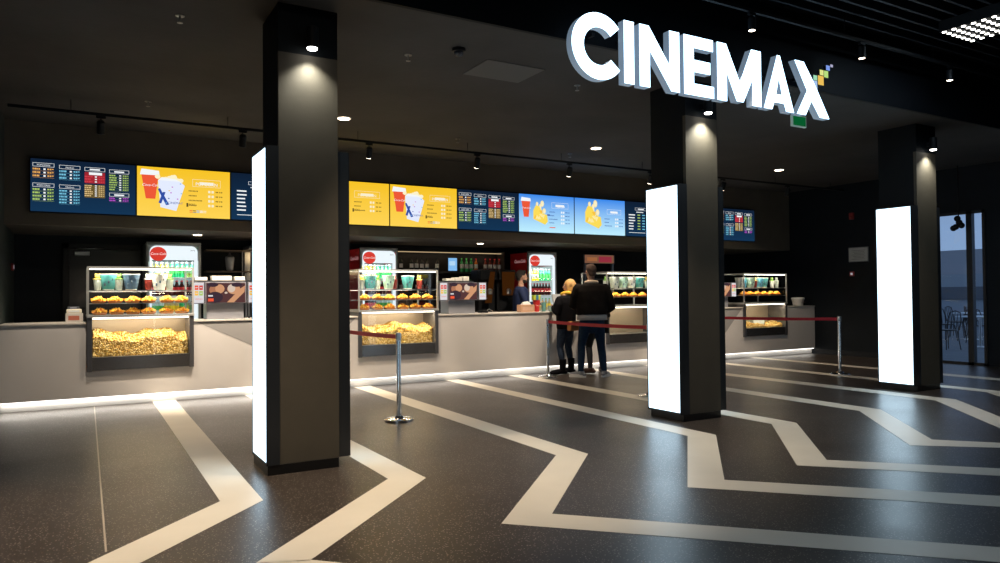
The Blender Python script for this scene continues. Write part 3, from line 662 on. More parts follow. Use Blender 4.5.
# nacho trays
CH = [mat('chip%d' % i, c, .6) for i, c in enumerate(((.95, .55, .06), (.90, .42, .05), (.98, .68, .12), (.80, .30, .03)))]
def nacho_proto(seed, loc, label, group):
    rnd = random.Random(seed); t = thing('nacho_tray', label, 'snack tray', loc, group=group)
    b = MB(); w_, d_ = .17, .13
    lo = [(-.065, -.05, 0), (.065, -.05, 0), (.065, .05, 0), (-.065, .05, 0)]; hi = [(-w_/2, -d_/2, .028), (w_/2, -d_/2, .028), (w_/2, d_/2, .028), (-w_/2, d_/2, .028)]
    b.add(lo+hi, [(3, 2, 1, 0), (0, 1, 5, 4), (1, 2, 6, 5), (2, 3, 7, 6), (3, 0, 4, 7), (4, 5, 6, 7)], mat('tray_brown', (.55, .20, .05), .35)); b.build('tray', t)
    b = MB()
    for k in range(60):
        a = rnd.uniform(0, 2*PI); rr = rnd.random()**.5; c = Vector((rr*.072*math.cos(a), rr*.052*math.sin(a), .034+.042*(1-rr)+rnd.uniform(-.004, .012)))
        R_ = Matrix.Rotation(rnd.uniform(0, 6), 3, 'Z') @ Matrix.Rotation(rnd.uniform(-1.1, 1.1), 3, 'X') @ Matrix.Rotation(rnd.uniform(-1.1, 1.1), 3, 'Y')
        pts = [c+R_ @ Vector((.027*math.cos(q*2.094), .027*math.sin(q*2.094), 0)) for q in range(3)]; up = R_ @ Vector((0, 0, .003))
        pts = [p-up for p in pts]+[p+up for p in pts]
        b.add([p[:] for p in pts], [(2, 1, 0), (3, 4, 5), (0, 1, 4, 3), (1, 2, 5, 4), (2, 0, 3, 5)], rnd.choice(CH))
    o = b.build('nachos', t); o['kind'] = 'stuff'; return t
cn = ['leftmost', 'second', 'third', 'rightmost']
nprot = None
for ci, (x0, x1) in enumerate(CASEX):
    rows = ((.45+.838, 'middle shelf', (0, 1, 2, 3, 4, 5)), (.45+.692, 'steel ledge', (0, 1, 2, 3, 4, 5)))
    for z, nm, idx in rows:
        if ci > 1 and nm == 'steel ledge': continue
        for q in idx:
            x = x0+.13+q*(x1-x0-.26)/5+random.uniform(-.012, .012)
            lab = f'tray of yellow nachos, {ORD[q]} from the left, {nm} of the {cn[ci]} case'; gr = f'nacho trays on the {nm} of the {cn[ci]} case'
            yy = 10.36+.13+random.uniform(0, .04)
            if nprot is None: nprot = nacho_proto(5, (x, yy, z), lab, gr)
            else: dup(nprot, (x, yy, z), random.choice((0, PI)), lab, gr)
# collector cups and buckets on top shelf
def tp(n, c): return mat('tub_'+n, c, .45)
def bucket(loc, label, wrap, s=1.0, group=None):
    t = thing('popcorn_bucket', label, 'bucket', loc, group=group)
    pr = [(.055*s, 0), (.057*s, .01), (.066*s, .05*s), (.078*s, .12*s), (.086*s, .165*s), (.089*s, .168*s), (.089*s, .175*s)]
    b = MB(); b.lathe(pr, None, n=20, mfun=lambda k: wrap if 1 <= k <= 3 else tp('white', (.85, .87, .82))); b.build('tub', t)
    b = MB()
    for k in range(3):
        a = -PI/2+(k-1)*.5; r = .0745*s; b.ball((r*math.cos(a), r*math.sin(a), (.06+.03*k)*s), (.012, .006, .02), tp('blot', (.10, .16, .22)), 8)
    b.build('printed_emblem', t)
    return t
def cupt(loc, label, body, top_, s=1.0, group=None):
    t = thing('collector_cup', label, 'cup', loc, group=group)
    k = s; b = MB(); b.lathe([(.032*k, 0), (.034*k, .01), (.045*k, .12*k), (.047*k, .125*k)], body, n=18); b.build('cup', t)
    b = MB(); b.lathe([(.049*k, .122*k), (.049*k, .132*k), (.03*k, .136*k), (.012*k, .14*k)], top_, n=18); b.build('lid', t)
    b = MB(); b.ball((0, 0, .16*k), (.030*k, .024*k, .026*k), top_, 12); b.ball((-.02*k, 0, .18*k), .012*k, top_, 8); b.ball((.02*k, 0, .18*k), .012*k, top_, 8); b.build('figure_topper', t)
    return t
TEAL = tp('teal', (.10, .42, .42)); DBL = tp('dblue', (.10, .18, .28)); GRY = tp('grey', (.55, .6, .55)); YC = tp('yellow', (.85, .62, .15)); GC = tp('green', (.25, .45, .10)); RC = tp('redbrown', (.30, .04, .03)); WC = tp('white', (.85, .87, .82)); LG = tp('lgreen', (.5, .75, .62)); SB = tp('sblue', (.15, .5, .7))
ZT = .45+1.004
items = [
 [(.12, 'c', GRY, YC, 'grey collector cup with a yellow topper'), (.24, 'b', TEAL, None, 'white popcorn bucket with a teal wrap'), (.355, 'c', GRY, GC, 'grey collector cup with a green topper'), (.50, 'b', DBL, None, 'white popcorn bucket with a dark blue print'), (.70, 'c', RC, WC, 'dark red collector cup with a white topper'), (.83, 'b', WC, None, 'plain white popcorn bucket'), (.95, 'c', GRY, GC, 'grey collector cup right of the plain bucket')],
 [(.10, 'c', GRY, YC, 'grey collector cup with a yellow topper'), (.235, 'b', TEAL, None, 'white popcorn bucket with a teal wrap, left one'), (.37, 'c', GRY, GC, 'grey collector cup with a green topper'), (.53, 'b', LG, None, 'white popcorn bucket with a pale green wrap'), (.63, 'c', RC, RC, 'dark red collector cup beside the pale green bucket'), (.86, 'b', TEAL, None, 'white popcorn bucket with a teal wrap, right one'), (1.06, 'c', RC, YC, 'dark red collector cup with a yellow topper')],
 [(.10, 'c', WC, GC, 'white collector cup at the left end'), (.30, 'b', GRY, None, 'white popcorn bucket with a grey wrap'), (.50, 'b', LG, None, 'white popcorn bucket with a pale green wrap'), (.70, 'b', WC, None, 'plain white popcorn bucket'), (.9, 'b', TEAL, None, 'white popcorn bucket with a teal wrap'), (1.12, 'c', GRY, YC, 'grey collector cup with a yellow topper')],
 [(.10, 'b', WC, None, 'plain white popcorn bucket'), (.23, 'c', SB, SB, 'blue collector cup with a blue topper'), (.36, 'b', LG, None, 'white popcorn bucket with a pale green wrap'), (.49, 'c', RC, YC, 'dark red collector cup with a yellow topper'), (.66, 'b', SB, None, 'white popcorn bucket with a bright blue wrap'), (.81, 'b', TEAL, None, 'white popcorn bucket with a teal wrap'), (1.05, 'c', WC, GC, 'white collector cup with a green topper'), (1.2, 'c', GRY, GRY, 'grey collector cup at the right end')]]
for ci, L in enumerate(items):
    for dx, k, a, bb_, lab in L:
        loc = (CASEX[ci][0]+dx, 10.36+.14+random.uniform(0, .06), ZT); lab = lab+f' in the {cn[ci]} case'; gr = f'cups and buckets on the top shelf of the {cn[ci]} case'
        bucket(loc, lab, a, 1.18, gr) if k == 'b' else cupt(loc, lab, a, bb_, 1.12, gr)
# paper box in the rightmost bin
b = MB(); b.box(0, .34, 0, .12, 0, .19, mat('pale_box', (.55, .62, .68), .6), .004); tag(b.build('paper_box', None, (12.35, 10.62, .62)), 'pale paper box standing in the bin of the rightmost case', 'box')

# ------------------------------------------------------------------ advertising screens on registers
LILAC = mat('ad_frame', (.20, .19, .22), .4, .3); GB = mat('register_grey', (.33, .34, .38), .35, .4)
S1 = emis('ad_skin', (.85, .42, .22), .75); S2 = emis('ad_skin2', (.62, .26, .14), .7); S3 = emis('ad_dark', (.06, .035, .05), .8); S4 = emis('ad_plum', (.12, .05, .05), .8); S5 = emis('ad_light', (.85, .68, .55), .8)
AW = emis('ad_white', (.85, .82, .85), .85)
def ad(x0, label, wings=(1, 1)):
    t = thing('advertising_screen', label, 'display', (x0, 10.46, 1.052), group='advertising screens on the counter')
    b = MB(); b.box(.02, .50, .05, .35, 0, .215, GB, .006); b.build('register_base', t)
    b = MB(); b.box(-.005, .525, 0, .04, .215, .505, LILAC, .004); b.build('screen_housing', t)
    b = MB(); y = -.002
    b.rect(.01, .51, .228, .492, y, S4)
    rnd = random.Random(11)
    b.disc(.13, .40, .085, .075, y-.001, S2); b.disc(.18, .415, .06, .06, y-.0015, S1); b.disc(.36, .41, .085, .07, y-.001, S1); b.disc(.33, .42, .05, .055, y-.0016, S5)
    b.flat([(.27, .228), (.36, .228), (.50, .37), (.51, .46), (.45, .42)], y-.0017, S1)
    b.disc(.12, .30, .10, .075, y-.0018, S3); b.disc(.40, .47, .07, .03, y-.0018, S3); b.disc(.09, .47, .07, .03, y-.0018, S3)
    b.disc(.26, .36, .02, .015, y-.002, S5, 8); b.rect(.03, .10, .245, .285, y-.0022, RED); b.rect(.03, .09, .31, .33, y-.0022, AW)
    b.build('poster', t)
    for sd in (0, 1):
        if not wings[sd]: continue
        xa = -.155 if sd == 0 else .55
        b = MB(); b.box(xa, xa+.14, .005, .03, .215, .505, LILAC, .003); wo_ = b.build('side_panel', t)
        b = MB(); b.rect(xa+.008, xa+.132, .225, .495, .003, AW)
        for i in range(2):
            for j in range(2):
                c = (RED, RED2, NACH2, COLS['g'])[i+2*(1-j)]
                b.rect(xa+.018+i*.056, xa+.064+i*.056, .325+j*.075, .385+j*.075, .002, c); b.rect(xa+.028+i*.056, xa+.054+i*.056, .35+j*.075, .362+j*.075, .0015, AW)
        b.text('CINEMAX', xa+.07, .27, .022, .001, RED); b.build('printed_face', wo_)
    b = MB(); b.box(-.18, .72, .03, .045, .235, .255, LILAC); b.build('support_bar', t)
ad(1.50, 'advertising screen with two faces, on the counter left of the nearest column')
ad(5.13, 'advertising screen with two faces, on the counter right of the second case')
ad(10.98, 'advertising screen half hidden behind the middle column')
LIDW = mat('white_carton', (.80, .76, .68), .6)
for k, (x, y, w_, h, lab) in enumerate(((1.40, 10.72, .16, .045, 'small white carton stack left above the first advertising screen'), (1.62, 10.72, .26, .065, 'wide white carton stack above the first advertising screen'), (1.92, 10.72, .14, .055, 'small white carton stack right above the first advertising screen'),
                                    (5.22, 10.72, .15, .04, 'low white carton above the second advertising screen'), (5.38, 10.72, .13, .06, 'taller white carton above the second advertising screen'), (5.53, 10.72, .11, .075, 'white cup stack above the second advertising screen'))):
    b = MB(); b.box(0, w_, 0, .16, .0, h, LIDW, .006)
    for q in range(1, int(h/.015)): b.box(-.002, w_+.002, -.002, .162, q*.015, q*.015+.003, WHITEP)
    tag(b.build('carton_stack', None, (x, y, 1.585)), lab, 'carton', 'white cartons behind the advertising screens')
# shelf carrying the cartons (rear unit)
for x0, w_, lab in ((1.34, .78, 'left'), (5.16, .55, 'middle')):
    t = thing('rear_rack', f'dark rack on the counter behind the {lab} advertising screen', 'rack', (x0, 10.70, 1.052))
    b = MB(); b.box(0, w_, 0, .22, .515, .533, DSTEEL); b.build('shelf', t)
    for xx in (.0, w_-.02):
        for yy in (0, .2): b = MB(); b.box(xx, xx+.02, yy, yy+.02, 0, .515, DSTEEL); b.build('post', t)

# ------------------------------------------------------------------ coolers
FWH = emis('cooler_white', (.86, .95, 1), 1.0); FIN = emis('cooler_inside', (.80, .95, .92), .55)
REDD = emis('cooler_red', (.85, .06, .04), .8); RSIDE = mat('cooler_red_side', (.42, .015, .02), .35, emit=(.3, .008, .01), es=.06)
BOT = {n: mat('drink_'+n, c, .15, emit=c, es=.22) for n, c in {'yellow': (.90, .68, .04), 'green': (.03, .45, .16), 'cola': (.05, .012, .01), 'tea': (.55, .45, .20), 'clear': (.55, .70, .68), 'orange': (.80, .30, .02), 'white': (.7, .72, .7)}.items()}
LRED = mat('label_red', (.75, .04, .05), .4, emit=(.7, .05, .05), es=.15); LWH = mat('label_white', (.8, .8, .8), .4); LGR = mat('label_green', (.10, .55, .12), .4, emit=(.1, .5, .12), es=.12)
protos = {}
def bottle(kind, loc, label, group, s=1.0, name='drink_bottle', cat='bottle'):
    key = (kind, round(s, 2))
    if key in protos:
        o = protos[key].copy(); C.objects.link(o); o.location = loc; o['label'] = label; o['group'] = group; o.name = name; return o
    body, lab_, cap = {'yellow': (BOT['yellow'], LWH, LWH), 'green': (BOT['green'], LGR, LWH), 'cola': (BOT['cola'], LRED, LRED), 'tea': (BOT['tea'], BOT['yellow'], LGR), 'clear': (BOT['clear'], LGR, LWH), 'orange': (BOT['orange'], LWH, LRED),
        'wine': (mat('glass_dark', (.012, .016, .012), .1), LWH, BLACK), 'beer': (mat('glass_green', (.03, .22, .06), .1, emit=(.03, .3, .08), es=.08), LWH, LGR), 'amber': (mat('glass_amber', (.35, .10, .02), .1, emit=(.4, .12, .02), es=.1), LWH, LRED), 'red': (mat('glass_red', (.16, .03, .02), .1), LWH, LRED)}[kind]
    pr = [(.028, 0), (.031, .006), (.031, .06), (.032, .062), (.032, .13), (.031, .132), (.030, .15), (.012, .195), (.011, .215), (.0135, .217), (.0135, .235)]
    pr = [(r*s, z*s) for r, z in pr]
    b = MB(); b.lathe(pr, None, n=12, mfun=lambda k: lab_ if 3 <= k <= 4 else (cap if k >= 8 else body)); o = b.build(name, None, loc); tag(o, label, cat, group); protos[key] = o; return o
def cooler(x0, W, label, cnm, rows, redside=False):
    D = .65; Y = 12.0; t = thing('drinks_cooler', label, 'drinks cooler', (x0, Y, 0), group='drinks coolers behind the counter')
    DK = mat('cooler_dark', (.20, .21, .21), .45); SD = RSIDE if redside else DK
    b = MB(); b.box(0, .03, .03, D, 0, 2.17, SD); b.box(W-.03, W, .03, D, 0, 2.17, SD); b.box(.03, W-.03, D-.03, D, 0, 2.17, DK); b.box(.03, W-.03, .03, D-.03, 2.12, 2.17, DK); b.box(.03, W-.03, .03, D-.03, 0, .25, DK)
    b.box(0, W, .0, .03, 2.15, 2.19, DK, .01); b.box(-.0, .035, .0, .03, 0, 2.15, DK, .008); b.box(W-.035, W, 0, .03, 0, 2.15, DK, .008); b.build('cabinet', t)
    # lit white door border with rounded top corners
    b = MB(); x_0, x_1, r = .05, W-.05, .09; zt = 2.135
    pts = [(x_0, 1.92), (x_1, 1.92)]+[(x_1-r+r*math.cos(a), zt-r+r*math.sin(a)) for a in [PI/2*i/6 for i in range(7)]]+[(x_0+r+r*math.cos(a), zt-r+r*math.sin(a)) for a in [PI/2+PI/2*i/6 for i in range(7)]]
    b.prism(pts, -.004, .02, FWH); b.box(x_0, x_0+.03, -.004, .02, .3, 1.92, FWH); b.box(x_1-.05, x_1, -.004, .02, .3, 1.92, FWH); b.box(x_0, x_1, -.004, .02, .27, .3, FWH)
    tag(b.build('lit_door_border', t), 'glowing white border')
    b = MB(); b.box(.04, W-.04, D-.08, D-.07, .3, 1.92, FIN); b.box(.031, .036, .05, D-.08, .3, 1.92, FIN); b.box(W-.036, W-.031, .05, D-.08, .3, 1.92, FIN); b.build('lit_interior', t)
    b = MB(); b.disc(.165, 2.01, .115, .105, -.012, REDD, 28); b.lathe([(0.001, 0), (.001, .001)], REDD, (.165, 0, 2.01), 3); b.text('Coca-Cola', .165, 1.995, .05, -.014, emis('cooler_script', (1, .9, .88), 1), shear=.3); tag(b.build('round_badge', t), 'round red badge with white script')
    b = MB(); b.text('zero', W-.12, 2.06, .035, -.006, BLACK); b.build('header_print', t)
    b = MB(); b.box(x_0+.03, x_1-.05, .004, .008, .3, 1.92, CASEG); b.build('door_glass', t)
    for z in rows:
        b = MB(); b.box(.04, W-.04, .06, .52, z[0]-.012, z[0], WHITEP); b.build('shelf', t)
        n = z[2]; 
        for q in range(n):
            kind = z[1][min(int(q*len(z[1])/n), len(z[1])-1)]
            xx = x0+.085+(W-.20)*q/(n-1)
            for ry in (0, .12):
                bottle(kind, (xx, Y+.11+ry, z[0]), f'{kind} bottle, {ORD[q]} in the {"front" if ry == 0 else "back"} row, {z[3]} shelf of the {cnm} cooler', f'bottles on the {z[3]} shelf of the {cnm} cooler', 1.0)
    if redside:
        b = MB(); 
        # script logo on the red side, facing the left
        cu = MB(); cu.text('Coca-Cola', .05, .05, .095, 0, emis('side_script', (.8, .5, .5), .5), shear=.3, align='CENTER')
        o = cu.build('side_script', t); o.rotation_euler = (0, 0, -PI/2); o.location = (-.003, .34, 1.93)
R9 = ['yellow']*4+['green']*5
cooler(.89, .765, 'drinks cooler with glowing white header behind the leftmost case', 'left', [(1.66, R9, 9, 'top'), (1.38, ['cola'], 9, 'second'), (1.10, ['clear', 'tea', 'green'], 9, 'third')])
cooler(4.20, .70, 'drinks cooler with glowing white header behind the second case', 'middle', [(1.66, R9, 8, 'top'), (1.38, ['cola'], 8, 'second'), (1.10, ['cola', 'clear'], 8, 'third')], True)
cooler(7.60, .69, 'drinks cooler with glowing header and red side, beside the shop assistant', 'right', [(1.62, ['yellow', 'yellow', 'green', 'green', 'green'], 8, 'top'), (1.34, ['cola'], 8, 'second'), (1.04, ['clear', 'tea', 'tea'], 7, 'third')], True)
for x, W in ((.89, .765), (4.2, .7), (7.6, .69)):
    area('cooler_light', (x+W/2, 12.03, 1.9), (x+W/2, 12.2, 1.2), 5, W-.15, .03, (.85, 1, .98))

# ------------------------------------------------------------------ back bar shelves and bottles
SHM = mat('shelf_dark', (.05, .045, .04), .4)
t = thing('bottle_shelf', 'dark wall shelving with rows of bottles between two coolers', 'shelf', (5.0, 12.45, 0))
for z in (1.08, 1.42, 1.80):
    b = MB(); b.box(0, 2.35, 0, .30, z-.03, z, SHM); b.build('shelf_board', t)
for x in (0, 2.33): b = MB(); b.box(x, x+.02, 0, .30, .0, 2.2, SHM); b.build('side_board', t)
b = MB(); b.box(0, 2.35, .285, .3, 0, 2.2, mat('shelf_back', (.008, .006, .006), .5)); b.build('back_board', t)
b = MB(); b.box(.02, 2.33, .10, .13, 2.16, 2.175, emis('shelf_glow', (1, .72, .4), .5)); b.build('strip_lamp', t)
area('shelf_light', (6.1, 12.52, 2.14), (6.1, 12.62, 1.5), 1.2, 2.2, .03, (1, .72, .45))
def seq(kinds_, z, x0, dx, s, where):
    for i, k in enumerate(kinds_):
        if k: bottle(k, (x0+i*dx, 12.56, z), {'wine': 'dark glass bottle with pale label', 'beer': 'green glass bottle', 'amber': 'amber bottle', 'red': 'dark red bottle', 'orange': 'orange bottle', 'white': 'jar'}[k]+f', {ORD[sum(1 for q in kinds_[:i] if q)]} from the left, {where} back bar shelf', f'bottles on the {where} back bar shelf', s, 'glass_bottle')
seq(['wine', 'wine', None, 'wine', 'wine', 'wine', 'wine', None, 'wine', None, None, None, None, 'beer', 'beer', 'beer', 'amber', None, 'red', 'red', 'red', 'red'], 1.80, 5.08, .105, 1.12, 'upper')
seq(['red', 'red', 'amber', None, 'wine', 'wine', 'wine', None, None, 'wine', None, None, None, 'beer', 'beer', 'beer', 'beer', None, 'red', 'red'], 1.42, 5.08, .105, 1.0, 'middle')
t = thing('tablet_screen', 'small bright blue tablet among bottles on the back bar shelf', 'screen', (6.12, 12.5, 1.80))
b = MB(); b.box(0, .20, 0, .015, .01, .27, BLACK, .003); b.build('tablet_body', t)
b = MB(); b.rect(.008, .192, .018, .262, -.001, emis('tablet_blue', (.25, .55, .95), .9)); b.rect(.03, .15, .12, .20, -.002, emis('tablet_pale', (.5, .75, 1), .9)); b.build('tablet_display', t)
b = MB(); b.box(.06, .14, .015, .06, 0, .01, BLACK); b.build('stand', t)
# jars left of bottles
for i in range(4):
    b = MB(); b.lathe([(.045, 0), (.048, .01), (.048, .15), (.04, .17), (.042, .172), (.042, .195)], mat('jar_beige', (.30, .24, .17), .4), n=14)
    tag(b.build('storage_jar', None, (4.98-.0+.0+i*.0+.0, 0, 0)) if False else b.build('storage_jar', None, (5.07+.1*i, 12.56, 1.08)), f'beige storage jar, {ORD[i]} from the left on the lowest back bar shelf', 'jar', 'storage jars on the back bar')
# shelves behind the first advertising screen
t = thing('wall_shelf', 'two dark wall shelves left of the nearest column', 'shelf', (1.80, 12.45, 0))
for z in (2.12, 1.78): b = MB(); b.box(0, .85, 0, .3, z-.02, z, mat('shelf_brown', (.16, .12, .09), .45)); b.build('shelf_board', t)
b = MB(); b.box(.55, .565, .02, .04, 1.3, 2.1, STEEL); b.build('upright', t)
t = thing('blender_jar', 'clear glass jug upside down on the small wall shelf', 'jug', (2.17, 12.55, 1.78))
b = MB(); b.lathe([(.03, 0), (.055, .02), (.075, .20), (.07, .23)], mat('jug_glass', (.35, .36, .40), .1, .3), n=16); b.build('jug_body', t)
b = MB(); b.lathe([(.072, .23), (.03, .25), (.01, .30)], DSTEEL, n=16); b.build('jug_lid', t)
# popcorn machine partly behind the nearest column
t = thing('popcorn_machine', 'steel popcorn machine with warm lamps beside the nearest column', 'popcorn machine', (2.42, 12.15, 0))
b = MB(); b.box(0, .9, 0, .5, 0, 1.25, DSTEEL, .01); b.build('base_cabinet', t)
b = MB()
for x in (0, .30, .87): b.box(x, x+.03, 0, .03, 1.25, 2.1, STEEL)
b.box(0, .9, .47, .5, 1.25, 2.1, STEEL); b.build('frame', t)
b = MB(); b.box(.1, .86, .03, .04, 1.95, 2.12, emis('pm_lamp', (1, .72, .38), 2.2)); b.box(.18, .86, .03, .04, 1.72, 1.82, emis('pm_lamp', (1, .72, .38), 2.2)); b.build('warm_lamp', t)
b = MB(); b.box(-.02, .92, -.02, .52, 2.13, 2.18, DSTEEL, .005); b.build('canopy', t)
# drink machines
ORG = emis('machine_orange', (.55, .17, .03), .07)
for k, (x, lab) in enumerate(((6.42, 'left of the two dark drink machines with orange panel'), (6.82, 'right of the two dark drink machines with orange panel'))):
    t = thing('drink_machine', lab+' by the red cooler', 'drink machine', (x, 11.75, 0), group='drink machines behind the counter')
    b = MB(); b.box(0, .36, 0, .4, 0, 1.05, BLACK, .01); b.box(0, .36, .1, .4, 1.05, 1.82, BLACK, .02); b.box(0, .36, 0, .1, 1.62, 1.82, BLACK, .02); b.build('machine_body', t)
    b = MB()
    if k: b.prism([(.06, 1.34), (.30, 1.34), (.33, 1.78), (.05, 1.78)], -.012, -.002, ORG)
    else: b.prism([(.08, 1.2), (.22, 1.2), (.30, 1.78), (.20, 1.78)], -.012, -.002, ORG)
    b.build('orange_panel', t)
    b = MB(); b.lathe([(.035, 1.36), (.045, 1.36), (.05, 1.44), (.02, 1.47)], STEEL, (.18, -.02, 0), 14); b.build('nozzle', t)
# menu rack with orange sign on back wall, behind third case
t = thing('lit_rack', 'steel rack with a dim orange and red header sign above the third case', 'rack', (9.05, 12.1, 0))
for x in (0, .72): b = MB(); b.box(x, x+.04, 0, .04, 0, 2.15, STEEL); b.build('post', t)
b = MB(); b.box(-.03, .79, -.01, .0, 1.98, 2.17, DSTEEL); b.rect(.0, .76, 1.99, 2.16, -.012, emis('rack_sign', (.20, .09, .05), .9)); b.rect(.36, .70, 2.01, 2.13, -.014, emis('rack_red', (.30, .03, .05), .9)); b.rect(.06, .32, 2.03, 2.11, -.014, emis('rack_or', (.35, .13, .05), .9)); b.build('header_sign', t)
for z in (1.3, 1.65): b = MB(); b.box(.04, .72, .02, .3, z, z+.02, DSTEEL); b.build('rack_shelf', t)

# ------------------------------------------------------------------ counter-top items
t = thing('donation_box', 'clear box with a reddish card left of the leftmost case', 'box', (-.12, 10.5, 1.053))
b = MB(); b.box(0, .19, 0, .14, 0, .115, mat('acrylic', (.62, .58, .54), .25), .004); b.build('box_body', t)
b = MB(); b.rect(.03, .15, .03, .085, -.002, mat('card_red', (.45, .13, .08), .6)); b.build('card', t)
b = MB(); b.box(0, .165, 0, .12, 0, .05, mat('cream_pack', (.85, .78, .62), .6), .008); b.rect(.02, .14, .012, .038, -.001, WHITEP); tag(b.build('napkin_pack', None, (-.11, 10.51, 1.170)), 'cream napkin pack lying on the clear box', 'napkins')
t = thing('card_reader', 'small dark card reader on top of the cream pack', 'card reader', (-.10, 10.52, 1.221))
b = MB(); b.box(0, .13, 0, .08, 0, .03, DSTEEL, .006); b.build('reader_body', t); b = MB(); b.rect(.03, .10, .008, .022, -.001, mat('lcd', (.4, .42, .55), .3)); b.build('reader_display', t)
# by the assistant
t = thing('napkin_dispenser', 'orange-tan napkin box with white napkins on the counter before the assistant', 'napkin box', (6.50, 10.48, 1.053))
b = MB(); b.box(0, .27, 0, .14, 0, .125, mat('tan_box', (.62, .36, .22), .5), .004); b.rect(.03, .24, .03, .09, -.001, mat('tan_print', (.70, .45, .32), .5)); b.build('box', t)
b = MB(); b.add([(.05, .03, .125), (.22, .03, .125), (.22, .11, .125), (.05, .11, .125), (.08, .05, .175), (.20, .04, .165), (.19, .09, .18), (.09, .1, .17)], [(0, 1, 5, 4), (1, 2, 6, 5), (2, 3, 7, 6), (3, 0, 4, 7), (4, 5, 6, 7)], WHITEP); b.build('napkins', t)
t = thing('paper_cup', 'red paper cup on the counter right of the napkin box', 'cup', (6.875, 10.58, 1.053))
b = MB(); b.lathe([(.045, 0), (.047, .01), (.062, .19), (.066, .195), (.066, .2)], mat('cup_red', (.62, .03, .03), .4), n=20); b.build('cup', t)
b = MB(); b.text('Coca-Cola', .0, .10, .03, -.062, WHITEP, shear=.3); b.build('script_logo', t)
b = MB(); b.box(0, .14, 0, .08, 0, .085, mat('yellow_pack', (.60, .72, .06), .4), .008); b.box(.045, .095, -.003, .083, .0, .086, mat('blue_band', (.05, .25, .45), .4)); tag(b.build('snack_pack', None, (6.81, 10.56, 1.254)), 'yellow-green snack pack on top of the red paper cup', 'snack')
for k, (x, y, h, c, lab) in enumerate(((7.05, 10.62, .16, (.18, .42, .38), 'teal glass tumbler right of the red paper cup'), (7.15, 10.56, .10, (.30, .42, .40), 'short pale glass right of the teal tumbler'), (7.24, 10.6, .12, (.10, .20, .20), 'dark green glass nearest the monitor'))):
    b = MB(); b.lathe([(.032, 0), (.035, .008), (.045, h), (.041, h), (.033, .012)], mat('tumbler%d' % k, c, .12), n=18); tag(b.build('glass_tumbler', None, (x, y, 1.053)), lab, 'glass')
t = thing('register_monitor', 'grey register monitor seen from behind, left of the woman', 'monitor', (7.44, 10.72, 1.053), .25)
b = MB(); b.lathe([(.09, 0), (.09, .012), (.03, .02), (.022, .12)], DSTEEL, n=18); b.build('stand', t)
b = MB(); b.add([(-.13, -.02, .10), (.13, -.02, .10), (.13, .03, .30), (-.13, .03, .30), (-.13, .015, .09), (.13, .015, .09), (.13, .065, .29), (-.13, .065, .29)], [(0, 1, 2, 3), (7, 6, 5, 4), (0, 4, 5, 1), (1, 5, 6, 2), (2, 6, 7, 3), (3, 7, 4, 0)], mat('monitor_grey', (.42, .44, .46), .4)); b.build('monitor_shell', t)
t = thing('popcorn_tub', 'small white popcorn tub at the right end of the counter', 'tub', (13.78, 10.62, 1.053))
b = MB(); b.lathe([(.10, 0), (.105, .01), (.13, .14), (.135, .145)], mat('tub_w', (.62, .58, .55), .5), n=20); b.build('tub', t)
b = MB(); b.lathe([(.14, .14), (.14, .165), (.12, .18), (.02, .185)], WHITEP, n=20); b.build('lid', t)
b = MB(); b.text('CINEMAX', 0, .06, .04, -.135, mat('print_dark', (.2, .12, .12), .5)); b.build('print', t)
t = thing('keyboard_cluster', 'dark card terminal on the counter right of the second advertising screen', 'card terminal', (5.80, 10.58, 1.053))
b = MB(); b.box(0, .12, 0, .16, 0, .04, BLACK, .008); b.build('terminal_body', t); b = MB(); b.tube([(.12, .1, .02), (.2, .12, .06), (.27, .1, .02)], .006, STEEL, 8); b.build('cable', t)
for x, lab in ((3.42, 'black beer tap tower left of the second case'),):
    t = thing('tap_tower', lab, 'tap', (x, 10.62, 1.053))
    b = MB(); b.lathe([(.05, 0), (.05, .01), (.025, .02), (.025, .24)], BLACK, n=14); b.build('column', t)
    b = MB(); b.tube([(-.09, 0, .245), (.09, 0, .245)], .028, DSTEEL, 12); b.build('tap_head', t)

# ------------------------------------------------------------------ wall devices on right wall
t = thing('wall_notice', 'framed white notice on the dark right wall', 'notice', (14.045, 9.33, 2.12))
b = MB(); b.box(-.012, .004, -.22, .22, -.15, .15, mat('notice_frame', (.25, .26, .27), .4)); b.build('frame', t)
b = MB(); b.box(-.016, -.012, -.205, .205, -.135, .135, mat('notice_paper', (.50, .51, .50), .6))
TX = mat('notice_text', (.12, .12, .13), .6)
for r in range(7): b.box(-.0165, -.016, -.15+.02*(r % 2), .15-.03*(r % 3), .08-.03*r, .087-.03*r, TX)
b.build('paper', t)
t = thing('alarm_sounder', 'dark red alarm sounder high on the right wall', 'alarm', (14.05, 9.46, 2.93))
b = MB(); b.box(-.05, 0, -.05, .05, -.07, .07, mat('alarm_red', (.32, .02, .02), .4), .01); b.build('sounder_body', t); b = MB(); b.ball((-.05, 0, -.03), .03, mat('alarm_lens', (.4, .08, .08), .2), 10); b.build('lens', t)
def callpoint(loc, rz, label):
    t = thing('fire_call_point', label, 'call point', loc, rz)
    b = MB(); b.box(-.05, .05, -.03, 0, -.05, .05, mat('alarm_red2', (.45, .03, .03), .4), .008); b.build('call_box', t)
    b = MB(); b.box(-.025, .025, -.034, -.03, -.025, .025, mat('call_white', (.85, .8, .85), .4, emit=(.8, .7, .8), es=.3)); b.build('button', t)
callpoint((14.05, 9.48, 1.72), -PI/2, 'small call point with pale button on the right wall below the notice')
callpoint((-.79, 12.2, 1.80), PI/2, 'red call point on the left wall beside the back door')

